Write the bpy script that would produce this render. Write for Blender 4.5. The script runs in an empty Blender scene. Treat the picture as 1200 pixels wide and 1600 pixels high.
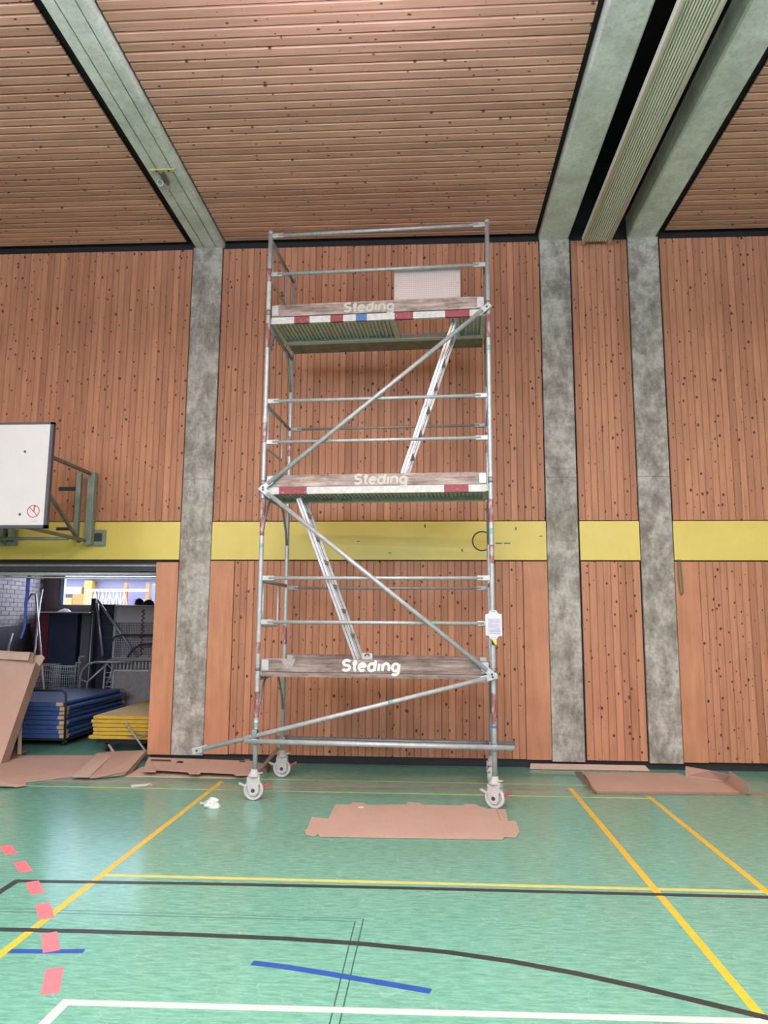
import bpy, math, random
from mathutils import Vector, Matrix
random.seed(7)
SC = bpy.context.scene
COL = SC.collection

# ------------------------------------------------------------------ camera
FPX = 1159.02
CR = Vector((0.9981955, 0.05972882, 0.00618216))
CD = Vector((-0.00242414, 0.14295299, -0.98972651))
CF = Vector((-0.05999896, 0.98792556, 0.14283983))
EYE = Vector((0, 0, 1.8))
cam_data = bpy.data.cameras.new('camera')
cam = bpy.data.objects.new('camera', cam_data)
COL.objects.link(cam)
cam_data.sensor_fit = 'HORIZONTAL'
cam_data.sensor_width = 36.0
cam_data.lens = FPX / 1200 * 36.0
cam_data.clip_start = 0.05
cam_data.clip_end = 200
_u, _b = -CD, -CF
cam.matrix_world = Matrix(((CR.x, _u.x, _b.x, EYE.x), (CR.y, _u.y, _b.y, EYE.y), (CR.z, _u.z, _b.z, EYE.z), (0, 0, 0, 1)))
SC.camera = cam

# ------------------------------------------------------------------ world, light, exposure
world = bpy.data.worlds.new('overcast_sky')
SC.world = world
world.use_nodes = True
_bg = world.node_tree.nodes['Background']
_bg.inputs[0].default_value = (0.76, 0.83, 1.0, 1)
_bg.inputs[1].default_value = 9.0
SC.view_settings.view_transform = 'Standard'
SC.view_settings.look = 'None'
SC.view_settings.exposure = 0.36
SC.view_settings.gamma = 1.0
SC.view_settings.use_curve_mapping = False
SC.cycles.use_denoising = True
SC.cycles.max_bounces = 7
SC.cycles.diffuse_bounces = 4
SC.cycles.sample_clamp_indirect = 6.0

LAMP_POWER = 100.0
LAMP_COL = (1.0, 0.965, 0.92)
UP_FILL = 120.0

def portal(loc, rot, sx, sy):
    l = bpy.data.lights.new('window_portal', 'AREA')
    l.shape = 'RECTANGLE'; l.size = sx; l.size_y = sy
    l.cycles.is_portal = True
    o = bpy.data.objects.new('window_portal', l)
    o.location = loc; o.rotation_euler = rot
    COL.objects.link(o)

portal((-6.0, 14.13, 2.76), (-math.pi/2, 0, 0), 2.4, 1.56)      # storage window, facing the hall (-y)
portal((-0.5, -5.9, 4.85), (math.pi/2, 0, 0), 15.0, 2.1)        # window band behind the camera, facing +y

# ------------------------------------------------------------------ helpers
def ray(x, y):
    return CR*((x-600)/FPX) + CD*((y-800)/FPX) + CF
def fl(x, y, z=0.0):
    r = ray(x, y); t = (z-EYE.z)/r.z
    return EYE + r*t
def wl(x, y, Y):
    r = ray(x, y); t = Y/r.y
    return EYE + r*t

class MB:
    def __init__(self): self.v = []; self.f = []; self.m = []; self.s = []
    def add(self, vs, fs, m=0, smooth=False):
        k = len(self.v)
        self.v += [tuple(p) for p in vs]
        for f in fs:
            self.f.append(tuple(i+k for i in f)); self.m.append(m); self.s.append(smooth)
        return self
    def box(self, x0, x1, y0, y1, z0, z1, m=0):
        vs = [(x0,y0,z0),(x1,y0,z0),(x1,y1,z0),(x0,y1,z0),(x0,y0,z1),(x1,y0,z1),(x1,y1,z1),(x0,y1,z1)]
        return self.add(vs, [(3,2,1,0),(4,5,6,7),(0,1,5,4),(1,2,6,5),(2,3,7,6),(3,0,4,7)], m)
    def obox(self, c, ax, ay, az, m=0):
        c = Vector(c); ax = Vector(ax)/2; ay = Vector(ay)/2; az = Vector(az)/2
        vs = [c+ax*i+ay*j+az*k for k in (-1,1) for i,j in ((-1,-1),(1,-1),(1,1),(-1,1))]
        return self.add(vs, [(3,2,1,0),(4,5,6,7),(0,1,5,4),(1,2,6,5),(2,3,7,6),(3,0,4,7)], m)
    def path(self, pts, r, n=10, m=0, closed=False, mats=None):
        pts = [Vector(p) for p in pts]; N = len(pts)
        rs = r if isinstance(r, (list, tuple)) else [r]*N
        vs = []; up = None
        for i, p in enumerate(pts):
            if closed: d = (pts[(i+1) % N]-pts[i-1])
            else: d = pts[min(i+1, N-1)]-pts[max(i-1, 0)]
            d.normalize()
            if up is None:
                a = Vector((0,0,1)) if abs(d.z) < .9 else Vector((1,0,0))
                up = (a-d*a.dot(d)).normalized()
            else:
                up = (up-d*up.dot(d)).normalized()
            w = d.cross(up)
            for k in range(n):
                t = 2*math.pi*k/n
                vs.append(p+(up*math.cos(t)+w*math.sin(t))*rs[i])
        K = N if closed else N-1
        for i in range(K):
            mm = mats[i] if mats else m
            b = ((i+1) % N)*n
            self.add([], [], 0)
            if i == 0: base = len(self.v); self.v += [tuple(q) for q in vs]
            for k in range(n):
                self.f.append((base+i*n+k, base+i*n+(k+1) % n, base+b+(k+1) % n, base+b+k)); self.m.append(mm); self.s.append(True)
        if not closed:
            self.f.append(tuple(base+k for k in range(n))[::-1]); self.m.append(mats[0] if mats else m); self.s.append(False)
            self.f.append(tuple(base+(N-1)*n+k for k in range(n))); self.m.append(mats[-1] if mats else m); self.s.append(False)
        return self
    def prism(self, poly, axis, a, b, m=0):
        # poly: 2d points; axis 0: (y,z) along x ; 1: (x,z) along y ; 2: (x,y) along z
        def P(p, t):
            return ((t,p[0],p[1]), (p[0],t,p[1]), (p[0],p[1],t))[axis]
        n = len(poly)
        vs = [P(p, a) for p in poly]+[P(p, b) for p in poly]
        fs = [tuple(range(n))[::-1], tuple(range(n, 2*n))]+[(i, (i+1) % n, n+(i+1) % n, n+i) for i in range(n)]
        return self.add(vs, fs, m)
    def panel(self, pts, t, m=0):
        pts = [Vector(p) for p in pts]
        nrm = Vector((0,0,0))
        for i in range(len(pts)):
            nrm += (pts[i]-pts[0]).cross(pts[(i+1) % len(pts)]-pts[0])
        nrm.normalize(); n = len(pts)
        vs = [p for p in pts]+[p-nrm*t for p in pts]
        fs = [tuple(range(n)), tuple(range(n, 2*n))[::-1]]+[((i+1) % n, i, n+i, n+(i+1) % n) for i in range(n)]
        return self.add(vs, fs, m)
    def mesh(self, name, mats):
        me = bpy.data.meshes.new(name)
        me.from_pydata(self.v, [], self.f)
        if not isinstance(mats, (list, tuple)): mats = [mats]
        for q in mats: me.materials.append(MATS[q])
        me.polygons.foreach_set('material_index', self.m)
        me.polygons.foreach_set('use_smooth', self.s)
        me.update()
        import bmesh
        bm = bmesh.new(); bm.from_mesh(me)
        bmesh.ops.recalc_face_normals(bm, faces=bm.faces)
        bm.to_mesh(me); bm.free()
        return me
    def build(self, name, mats, parent=None, loc=None, rot=None, bevel=0):
        o = bpy.data.objects.new(name, self.mesh(name, mats))
        COL.objects.link(o)
        if parent: o.parent = parent
        if loc: o.location = loc
        if rot: o.rotation_euler = rot
        if bevel:
            bv = o.modifiers.new('bevel', 'BEVEL'); bv.width = bevel; bv.segments = 2; bv.limit_method = 'ANGLE'
        return o

def inst(name, me, parent=None, loc=(0,0,0), rot=(0,0,0), scale=None):
    o = bpy.data.objects.new(name, me); COL.objects.link(o)
    if parent: o.parent = parent
    o.location = loc; o.rotation_euler = rot
    if scale: o.scale = scale
    return o
def tag(o, label, cat, group=None):
    o['label'] = label; o['category'] = cat
    if group: o['group'] = group
    return o
def struct(o, label=None):
    o['kind'] = 'structure'
    if label: o['label'] = label
    return o
def lab(o, label):
    o['label'] = label; return o
def thing(name, label, cat, loc=(0,0,0), rz=0, group=None):
    o = bpy.data.objects.new(name, None); COL.objects.link(o)
    o.location = loc; o.rotation_euler = (0,0,rz); o.empty_display_size = .1
    return tag(o, label, cat, group)
def copy_tree(o, parent=None):
    c = o.copy(); COL.objects.link(c); c.parent = parent
    for ch in o.children: copy_tree(ch, c)
    return c
def disc_pts(r, n=24, cx=0, cy=0):
    return [(cx+r*math.cos(2*math.pi*i/n), cy+r*math.sin(2*math.pi*i/n)) for i in range(n)]
def arc3(c, r, a0, a1, n, ax, ay):
    c = Vector(c); ax = Vector(ax); ay = Vector(ay)
    return [c+ax*(r*math.cos(a0+(a1-a0)*i/n))+ay*(r*math.sin(a0+(a1-a0)*i/n)) for i in range(n+1)]
def word_mesh(mat):
    """the word Steding in fat rounded strokes, cap height 1, laid out along x in the xz plane"""
    def arc(cx, cz, rx, rz, a0, a1, n=12):
        return [(cx+rx*math.cos(math.radians(a0+(a1-a0)*i/n)), cz+rz*math.sin(math.radians(a0+(a1-a0)*i/n))) for i in range(n+1)]
    R = .125; G = []
    G.append((.78, [arc(.38, .70, .26, .19, 25, 270)+arc(.38, .31, .28, .20, 90, -155)[1:]]))
    G.append((.50, [[(.25, .92), (.25, .28), (.29, .14), (.42, .11)], [(.06, .66), (.44, .66)]]))
    G.append((.74, [[(.10, .40), (.62, .40)]+arc(.36, .38, .26, .28, 4, 320)]))
    G.append((.76, [[(.62, .92), (.62, .10)], arc(.36, .38, .25, .28, 0, 360, 18)]))
    G.append((.34, [[(.16, .10), (.16, .68)], [(.16, .90), (.16, .915)]]))
    G.append((.76, [[(.12, .10), (.12, .66)], arc(.37, .40, .25, .27, 180, 0)+[(.62, .10)]]))
    G.append((.76, [[(.62, .66), (.62, .02)]+arc(.36, -.02, .26, .17, 0, -150), arc(.36, .38, .25, .28, 0, 360, 18)]))
    mb = MB(); x = 0
    for w, strokes in G:
        for st in strokes: mb.path([(x+p[0]+p[1]*.12, 0, p[1]) for p in st], R, 8)
        x += w
    mb.v = [(v[0]-x/2, v[1], v[2]-.45) for v in mb.v]
    return mb.mesh('lettering', mat), x

# ------------------------------------------------------------------ materials
MATS = {}
class NT:
    def __init__(self, name, rough=.6, metal=0, spec=.5):
        m = bpy.data.materials.new(name); m.use_nodes = True
        self.m = m; self.t = m.node_tree; self.b = self.t.nodes['Principled BSDF']
        self.b.inputs['Roughness'].default_value = rough
        self.b.inputs['Metallic'].default_value = metal
        self.b.inputs['Specular IOR Level'].default_value = spec
        MATS[name] = m
    def n(self, typ, **kw):
        q = self.t.nodes.new(typ)
        for k, v in kw.items():
            if k in q.bl_rna.properties: setattr(q, k, v)
            else: q.inputs[k].default_value = v
        return q
    def l(self, a, b): self.t.links.new(a, b)
    def math(self, op, a, b=None, c=None):
        q = self.n('ShaderNodeMath', operation=op)
        for i, x in enumerate((a, b, c)):
            if x is None: continue
            if isinstance(x, (int, float)): q.inputs[i].default_value = x
            else: self.l(x, q.inputs[i])
        return q.outputs[0]
    def ramp(self, fac, stops):
        q = self.n('ShaderNodeValToRGB'); e = q.color_ramp.elements
        while len(e) < len(stops): e.new(.5)
        for i, (p, c) in enumerate(stops):
            e[i].position = p; e[i].color = (*c, 1) if len(c) == 3 else c
        self.l(fac, q.inputs[0]); return q.outputs[0]
    def mix(self, fac, a, b, mode='MIX'):
        q = self.n('ShaderNodeMix', data_type='RGBA', blend_type=mode)
        for s, x in ((q.inputs[0], fac), (q.inputs[6], a), (q.inputs[7], b)):
            if isinstance(x, (int, float)): s.default_value = x
            elif isinstance(x, tuple): s.default_value = (*x, 1) if len(x) == 3 else x
            else: self.l(x, s)
        return q.outputs[2]
    def coords(self, scale=(1,1,1), offset=None, kind='Object'):
        tc = self.n('ShaderNodeTexCoord'); mp = self.n('ShaderNodeMapping')
        mp.inputs['Scale'].default_value = scale
        src = tc.outputs[kind]
        if offset is not None:
            ad = self.n('ShaderNodeVectorMath', operation='ADD'); self.l(src, ad.inputs[0]); self.l(offset, ad.inputs[1]); src = ad.outputs[0]
        self.l(src, mp.inputs[0]); return mp.outputs[0]
    def noise(self, vec, scale, detail=3, rough=.5):
        q = self.n('ShaderNodeTexNoise', Scale=scale, Detail=detail, Roughness=rough); self.l(vec, q.inputs['Vector']); return q.outputs[0]
    def col(self, c):
        if isinstance(c, tuple): self.b.inputs['Base Color'].default_value = (*c, 1)
        else: self.l(c, self.b.inputs['Base Color'])
        return self
    def bump(self, h, strength=.2, dist=.01):
        q = self.n('ShaderNodeBump', Strength=strength, Distance=dist); self.l(h, q.inputs['Height']); self.l(q.outputs[0], self.b.inputs['Normal'])
        return self
    def randoff(self, k=37.0):
        oi = self.n('ShaderNodeObjectInfo'); r = oi.outputs['Random']
        cb = self.n('ShaderNodeCombineXYZ')
        self.l(self.math('MULTIPLY', r, k), cb.inputs[0]); self.l(self.math('MULTIPLY', r, k*1.7), cb.inputs[1]); self.l(self.math('MULTIPLY', r, k*2.3), cb.inputs[2])
        return r, cb.outputs[0]

def plain(name, c, rough=.6, metal=0, spec=.5, var=0.0, vs=8.0):
    t = NT(name, rough, metal, spec)
    if var:
        nz = t.noise(t.coords(), vs, 4, .6)
        lo = tuple(x*(1-var) for x in c); hi = tuple(min(1, x*(1+var)) for x in c)
        t.col(t.ramp(nz, [(.3, lo), (.7, hi)]))
    else: t.col(c)
    return t

def wood(name, dark, mid, light, along, knot=(.10,.035,.02), kscale=5.0, kmin=.025, kmax=.05, rough=.55):
    """boards: colour varies board by board, grain along one axis, scattered knots"""
    t = NT(name, rough, 0, .35)
    r, off = t.randoff()
    sc = [38, 38, 38]; sc[along] = 1.6
    g = t.noise(t.coords(tuple(sc), off), 1.0, 4, .6)
    base = t.ramp(g, [(.25, dark), (.5, mid), (.78, light)])
    tint = t.ramp(r, [(0, (.84,.82,.80)), (.5, (1,1,1)), (1, (1.10,1.10,1.09))])
    base = t.mix(1.0, base, tint, 'MULTIPLY')
    # large slow patches
    p = t.noise(t.coords((1,1,1), off), 1.3, 2)
    base = t.mix(1.0, base, t.ramp(p, [(.3, (.9,.9,.9)), (.7, (1.07,1.06,1.05))]), 'MULTIPLY')
    ks = [kscale]*3; ks[along] = kscale*.70
    v = t.n('ShaderNodeTexVoronoi', voronoi_dimensions='2D', Scale=1.0)
    sp_ = t.n('ShaderNodeSeparateXYZ'); t.l(t.coords(tuple(ks), off), sp_.inputs[0]); cb_ = t.n('ShaderNodeCombineXYZ')
    t.l(sp_.outputs[0], cb_.inputs[0]); t.l(sp_.outputs[2 if along == 2 else 1], cb_.inputs[1])
    t.l(cb_.outputs[0], v.inputs['Vector'])
    sep = t.n('ShaderNodeSeparateColor'); t.l(v.outputs['Color'], sep.inputs[0])
    thr = t.math('ADD', t.math('MULTIPLY', sep.outputs[0], (kmax-kmin)*kscale), kmin*kscale)
    d = t.math('DIVIDE', v.outputs['Distance'], thr)
    k = t.ramp(d, [(0, (1,1,1)), (.55, (.95,.95,.95)), (.8, (.45,.45,.45)), (1, (0,0,0))])
    base = t.mix(k, base, knot)
    t.col(base); t.bump(g, .08, .002)
    return t

wood('wall_wood', (.395,.176,.100), (.50,.230,.134), (.57,.280,.170), 2, knot=(.060,.020,.014), kscale=7.4, kmin=.003, kmax=.019)
wood('ceiling_wood', (.50,.262,.190), (.60,.325,.240), (.68,.384,.290), 0, knot=(.10,.045,.03), kscale=5.5, kmin=.004, kmax=.017)
# plywood panels
t = NT('plywood', .5, 0, .35)
r, off = t.randoff()
g = t.noise(t.coords((14,14,1.2), off), 1.0, 5, .65)
t.col(t.mix(1.0, t.ramp(g, [(.25, (.47,.205,.105)), (.55, (.57,.262,.145)), (.8, (.64,.315,.185))]), t.ramp(t.noise(t.coords((1,1,1), off), 3, 4), [(.35, (.9,.88,.86)), (.7, (1.05,1.05,1.05))]), 'MULTIPLY'))
# painted yellow panel
t = NT('yellow_paint', .42, 0, .4)
n1 = t.noise(t.coords((1,1,1)), 2.2, 5, .6); n2 = t.noise(t.coords((1,1,1)), 60, 2)
c = t.ramp(n1, [(.3, (.70,.56,.125)), (.7, (.76,.62,.16))])
t.col(t.mix(t.ramp(n2, [(.76, (0,0,0)), (.82, (.6,.6,.6))]), c, (.35,.25,.08)))
# concrete
def concrete(name, lo, mid, hi, sc=1.6):
    t = NT(name, .8, 0, .25)
    r, off = t.randoff(11)
    a = t.noise(t.coords((1.6,1.6,1), off), sc, 9, .74); b = t.noise(t.coords((1,1,1), off), 26, 4, .7); s = t.noise(t.coords((1,1,5), off), 3.2, 4, .6)
    c = t.ramp(a, [(.38, lo), (.50, mid), (.60, hi)])
    c = t.mix(.55, c, t.ramp(b, [(.3, (.62,.62,.60)), (.5, (1,1,1)), (.75, (1.12,1.12,1.12))]), 'MULTIPLY')
    c = t.mix(.35, c, t.ramp(s, [(.35, (.7,.7,.7)), (.6, (1.1,1.1,1.1))]), 'MULTIPLY')
    t.col(c); t.bump(b, .25, .004)
concrete('concrete', (.235,.212,.182), (.37,.342,.302), (.52,.492,.452), 3.2)
concrete('beam_concrete', (.53,.545,.495), (.63,.645,.585), (.71,.725,.665), 1.6)
plain('black_gap', (.012,.011,.014), .7)
plain('black_plinth', (.016,.016,.02), .55)
# linoleum floor
t = NT('green_linoleum', .27, 0, .34)
a = t.noise(t.coords((9,42,1)), 1.0, 5, .62); b = t.noise(t.coords((1,1,1)), .7, 4, .6); s = t.noise(t.coords((40,160,1)), 1.0, 3, .6)
c = t.ramp(a, [(.30, (.112,.312,.238)), (.5, (.160,.402,.315)), (.70, (.222,.49,.396))])
c = t.mix(.7, c, t.ramp(s, [(.3, (.80,.84,.82)), (.7, (1.14,1.12,1.12))]), 'MULTIPLY')
c = t.mix(.6, c, t.ramp(b, [(.3, (.90,.92,.91)), (.7, (1.07,1.06,1.06))]), 'MULTIPLY')
w = t.n('ShaderNodeTexWave', Scale=.45, Distortion=22.0, Detail=4.0); w.inputs['Detail Scale'].default_value = 2.5
t.l(t.coords((1.0,1.6,1)), w.inputs['Vector'])
scr = t.ramp(w.outputs['Fac'], [(0, (.22,.22,.22)), (.002, (0,0,0))])
t.col(t.mix(scr, c, (.45,.62,.53)))
t.l(t.math('ADD', t.math('MULTIPLY', b, .16), .10), t.b.inputs['Roughness']); t.bump(a, .05, .001)
for nm, c in (('line_yellow', (.78,.50,.045)), ('line_pale_yellow', (.68,.60,.16)), ('line_black', (.032,.040,.040)), ('line_blue', (.020,.085,.36)),
              ('line_pink', (.92,.19,.22)), ('line_white', (.64,.62,.59)), ('line_faded_red', (.42,.24,.20)), ('line_seam', (.045,.11,.09))):
    plain(nm, c, .35, 0, .4, .10, 14)
# metals and paints
def galv(name, c, metal=.30, rough=.42):
    t = NT(name, rough, metal, .5)
    r, off = t.randoff(9)
    n = t.noise(t.coords((1,1,1), off), 16, 5, .7)
    t.col(t.ramp(n, [(.3, tuple(x*.78 for x in c)), (.55, c), (.78, tuple(min(1, x*1.22) for x in c))]))
galv('galvanised', (.47,.495,.515)); galv('galvanised_dark', (.30,.31,.315), .5, .5); galv('aluminium', (.49,.475,.475), .45, .38)
galv('aluminium_green', (.50,.54,.49), .35, .45)
t = NT('tread_plate', .4, .4, .5)
ck = t.n('ShaderNodeTexChecker', Scale=62.0); mp = t.n('ShaderNodeMapping'); mp.inputs['Rotation'].default_value = (0, math.radians(45), 0)
tc = t.n('ShaderNodeTexCoord'); t.l(tc.outputs['Object'], mp.inputs[0]); t.l(mp.outputs[0], ck.inputs[0])
t.col(t.mix(ck.outputs[1], (.42,.395,.38), (.50,.48,.465))); t.bump(ck.outputs[1], .5, .004)
# worn red paint: patches of bare metal
t = NT('red_band_worn', .5, .1, .4)
r, off = t.randoff(5)
n = t.noise(t.coords((1,1,.4), off), 22, 5, .7)
t.col(t.ramp(n, [(.36, (.27,.075,.08)), (.50, (.30,.12,.125)), (.58, (.42,.38,.38)), (.8, (.50,.50,.50))]))
t = NT('red_band', .5, 0, .4)
n = t.noise(t.coords(), 30, 5, .7)
t.col(t.ramp(n, [(.35, (.24,.035,.05)), (.60, (.30,.055,.07)), (.70, (.52,.46,.46))]))
t = NT('white_band', .5, 0, .4)
n = t.noise(t.coords(), 20, 5, .7)
t.col(t.ramp(n, [(.3, (.46,.455,.45)), (.6, (.62,.61,.60))]))
plain('teal_tape', (.20,.40,.35), .5, var=.3, vs=120); plain('blue_tape', (.05,.16,.42), .5, var=.25, vs=90)
plain('blue_sticker', (.05,.15,.36), .5, var=.45, vs=60)
# weathered toe boards: the lowest darker than the two above
def weathered(name, k):
    t = NT(name, .75, 0, .2)
    r, off = t.randoff(13)
    a = t.noise(t.coords((3,30,34), off), 1.0, 6, .7); b = t.noise(t.coords((5,5,9), off), 1.0, 5, .65)
    c = t.ramp(a, [(.28, (.095*k,.07*k,.063*k)), (.5, (.22*k,.172*k,.155*k)), (.72, (.36*k,.295*k,.275*k))])
    t.col(t.mix(.75, c, t.ramp(b, [(.3, (.50,.44,.40)), (.5, (1,1,1)), (.7, (1.25,1.2,1.18))]), 'MULTIPLY')); t.bump(a, .3, .003)
weathered('weathered_wood', 1.15); weathered('weathered_pale', 1.6)
plain('dark_plank', (.20,.17,.13), .75, var=.3, vs=9)
plain('lettering_white', (.70,.69,.67), .6); plain('paint_smear', (.36,.31,.28), .7, var=.25, vs=40)
t = NT('lettering_faded', .7, 0, .2)
n = t.noise(t.coords((1,1,1)), 34, 4, .7)
t.col(t.ramp(n, [(.34, (.36,.31,.28)), (.48, (.56,.52,.47)), (.75, (.66,.63,.57))]))
plain('caster_grey', (.50,.49,.485), .5, var=.12, vs=25); plain('caster_wheel', (.56,.555,.55), .45, var=.10, vs=20)
plain('brake_red', (.55,.05,.06), .45); plain('dark_metal', (.05,.05,.055), .5); plain('dark_rubber', (.03,.03,.03), .7)
plain('tag_paper', (.52,.52,.62), .6); plain('tag_white', (.62,.62,.69), .5); plain('tag_print', (.34,.34,.44), .6); plain('tag_yellow', (.75,.60,.03), .5)
# cardboard
t = NT('cardboard', .8, 0, .2)
r, off = t.randoff(7)
a = t.noise(t.coords((1,1,1), off), 1.4, 4, .6); b = t.noise(t.coords((90,6,6), off), 1.0, 2)
c = t.ramp(a, [(.3, (.485,.328,.262)), (.7, (.55,.38,.312))])
t.col(t.mix(.25, c, t.ramp(b, [(.35, (.88,.88,.88)), (.65, (1.06,1.06,1.06))]), 'MULTIPLY'))
plain('cardboard_edge', (.30,.185,.12), .85, var=.15, vs=40); plain('cardboard_light', (.58,.42,.34), .8, var=.08, vs=6)
plain('cardboard_dark', (.27,.18,.13), .85, var=.12, vs=8); plain('ink', (.05,.035,.03), .8)
plain('board_white', (.60,.585,.59), .35, var=.03, vs=3); plain('board_edge', (.060,.060,.078), .5, var=.1, vs=12)
plain('steel_green', (.235,.285,.235), .5, .15, var=.15, vs=8); plain('steel_olive', (.155,.15,.12), .5, .2, var=.2, vs=8)
plain('sign_red', (.60,.04,.07), .5); plain('sign_grey', (.18,.18,.2), .6)
plain('curtain', (.78,.75,.63), .6, var=.06, vs=2); plain('curtain_hem', (.80,.78,.66), .5)
plain('hook_yellow', (.55,.47,.18), .6, var=.25, vs=30); plain('ring_gold', (.72,.50,.05), .4)
plain('strap_green', (.10,.20,.10), .7, var=.25, vs=60); plain('strap_blue', (.05,.09,.42), .7, var=.2, vs=30)
t = NT('brick_face', .85, 0, .2)
r, off = t.randoff(19)
n = t.noise(t.coords((1,1,1), off), 11, 5, .65)
t.col(t.mix(1.0, t.ramp(n, [(.3, (.40,.36,.37)), (.7, (.56,.51,.52))]), t.ramp(r, [(0, (.85,.85,.87)), (1, (1.1,1.08,1.08))]), 'MULTIPLY'))
plain('mortar', (.20,.18,.19), .9, var=.15, vs=30)
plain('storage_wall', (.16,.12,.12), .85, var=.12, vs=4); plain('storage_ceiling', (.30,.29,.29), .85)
plain('mat_blue', (.050,.105,.29), .34, var=.14, vs=5); plain('mat_blue_top', (.10,.19,.44), .5, var=.08, vs=3)
plain('mat_corner', (.50,.36,.24), .7, var=.2, vs=30); plain('mat_yellow', (.52,.345,.028), .55, var=.14, vs=6)
plain('mat_yellow_edge', (.70,.46,.09), .55, var=.15, vs=6); plain('cart_green', (.018,.028,.026), .5, .2)
plain('cabinet_red', (.14,.014,.022), .6, var=.12, vs=6); plain('cabinet_blue', (.018,.026,.060), .6, var=.12, vs=6); plain('cabinet_grey', (.16,.14,.15), .7, var=.1, vs=5)
plain('cabinet_top_lit', (.70,.70,.74), .5); plain('wire', (.66,.68,.72), .4, .2); plain('wire_white', (.62,.58,.60), .5, .1); plain('tube_steel', (.44,.44,.46), .4, .5)
plain('frame_dark', (.055,.055,.062), .6, .2); plain('navy_vinyl', (.022,.026,.048), .6, var=.2, vs=6); plain('trampoline_bed', (.34,.31,.31), .8, var=.15, vs=14)
plain('pad_black', (.022,.02,.024), .7, var=.2, vs=6); plain('paper', (.74,.74,.76), .7)
plain('plastic_wrap', (.66,.71,.68), .35, var=.12, vs=40)
plain('facade_white', (.36,.37,.39), .7); plain('facade_blue', (.13,.17,.23), .7); plain('facade_lilac', (.15,.145,.22), .7); plain('facade_orange', (.40,.09,.015), .6); plain('facade_yellow', (.42,.24,.03), .6)
plain('window_frame', (.22,.28,.40), .5); plain('facade_glass', (.10,.14,.24), .2); plain('asphalt', (.22,.22,.23), .9)
plain('hall_wall', (.40,.33,.27), .8, var=.06, vs=1); plain('lamp_housing', (.70,.70,.70), .5)
t = NT('lamp_diffuser'); t.col((.9,.9,.9)); t.b.inputs['Emission Color'].default_value = (*LAMP_COL, 1); t.b.inputs['Emission Strength'].default_value = 14
t = NT('glass', .02, 0, .5); t.col((1,1,1)); t.b.inputs['Transmission Weight'].default_value = 1.0; t.b.inputs['IOR'].default_value = 1.05

# ------------------------------------------------------------------ the hall
W = 9.55           # face of the timber wall
XL, XR, YR = -9.0, 9.0, -6.0
floor = struct(MB().box(XL, XR, YR, 14.4, -.12, 0).build('floor', 'green_linoleum'), 'green streaked linoleum sports floor with coloured court lines')

def strip(name, pts, w, mat, z, label=None, closed=False):
    """flat painted line along a polyline on the floor"""
    P = [Vector((p[0], p[1], 0)) for p in pts]; L = []; Rr = []
    for i, p in enumerate(P):
        if i == 0: d = P[1]-P[0]; nrm = Vector((-d.y, d.x, 0)).normalized(); k = 1
        elif i == len(P)-1: d = P[-1]-P[-2]; nrm = Vector((-d.y, d.x, 0)).normalized(); k = 1
        else:
            a = (P[i]-P[i-1]).normalized(); b = (P[i+1]-P[i]).normalized()
            na = Vector((-a.y, a.x, 0)); nb = Vector((-b.y, b.x, 0)); nrm = (na+nb).normalized(); k = 1/max(.3, nrm.dot(na))
        L.append(p+nrm*(w/2*k)); Rr.append(p-nrm*(w/2*k))
    mb = MB()
    for i in range(len(P)-1):
        q = [L[i], Rr[i], Rr[i+1], L[i+1]]
        mb.add([(a.x, a.y, z) for a in q]+[(a.x, a.y, .0001) for a in q], [(0,1,2,3),(0,4,5,1),(2,6,7,3),(1,5,6,2),(3,7,4,0)])
    o = mb.build(name, mat, floor)
    if label: lab(o, label)
    return o
strip('court_line', [(-7.5, 8.64), (1.75, 8.64)], .022, 'line_pale_yellow', .0010, 'thin pale yellow line nearest the wall')
strip('court_line', [(-7.5, 8.36), (7.5, 8.36)], .085, 'line_faded_red', .0008, 'faded red line between two thin yellow lines')
strip('court_line', [(-7.5, 8.075), (2.30, 8.075)], .026, 'line_pale_yellow', .0010, 'thin pale yellow line parallel to the wall')
strip('court_line', [(-2.306, 8.47), (-2.306, 1.0)], .05, 'line_yellow', .0014, 'yellow line running away from the wall, left')
strip('court_line', [(1.522, 8.48), (1.522, 3.80)], .05, 'line_yellow', .0014, 'yellow line running away from the wall, right of the scaffold')
strip('court_line', [(2.265, 8.17), (2.265, 3.0)], .048, 'line_yellow', .0014, 'yellow line running away from the wall, far right')
strip('court_line', [(-2.29, 5.42), (2.29, 5.445)], .045, 'line_pale_yellow', .0012, 'pale yellow line across the floor beside the black line')
strip('court_line', [(-2.815, 3.5), (-2.835, 5.255), (-1.62, 5.300), (-.31, 5.325), (2.23, 5.345), (5.5, 5.36)], .05, 'line_black', .0016, 'black line across the floor')
arc = [(-4.8, 4.30), (-3.6, 4.42), (-3.0, 4.455), (-2.49, 4.474), (-1.925, 4.486), (-1.36, 4.486), (-.802, 4.473), (-.399, 4.442), (.1, 4.369), (.437, 4.282), (.751, 4.172), (1.04, 4.046), (1.304, 3.918), (1.56, 3.79), (1.95, 3.55), (2.4, 3.2)]
strip('court_line', arc, .05, 'line_black', .0018, 'black curved line sweeping to the lower right')
strip('court_line', [(-.935, 4.165), (-.78, 4.138), (-.632, 4.103), (-.495, 4.068), (-.359, 4.030), (-.18, 3.982), (.005, 3.93)], .05, 'line_blue', .0016, 'blue curved dash')
strip('court_line', [(-2.30, 4.205), (-2.085, 4.215), (-1.880, 4.236)], .05, 'line_blue', .0012, 'short blue dash')
PK = [((6,1322),(20,1334)), ((28,1347),(44,1362)), ((47,1378),(61,1396)), ((62,1413),(76,1435)), ((71,1459),(85,1486)), ((74,1515),(90,1551))]
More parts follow.
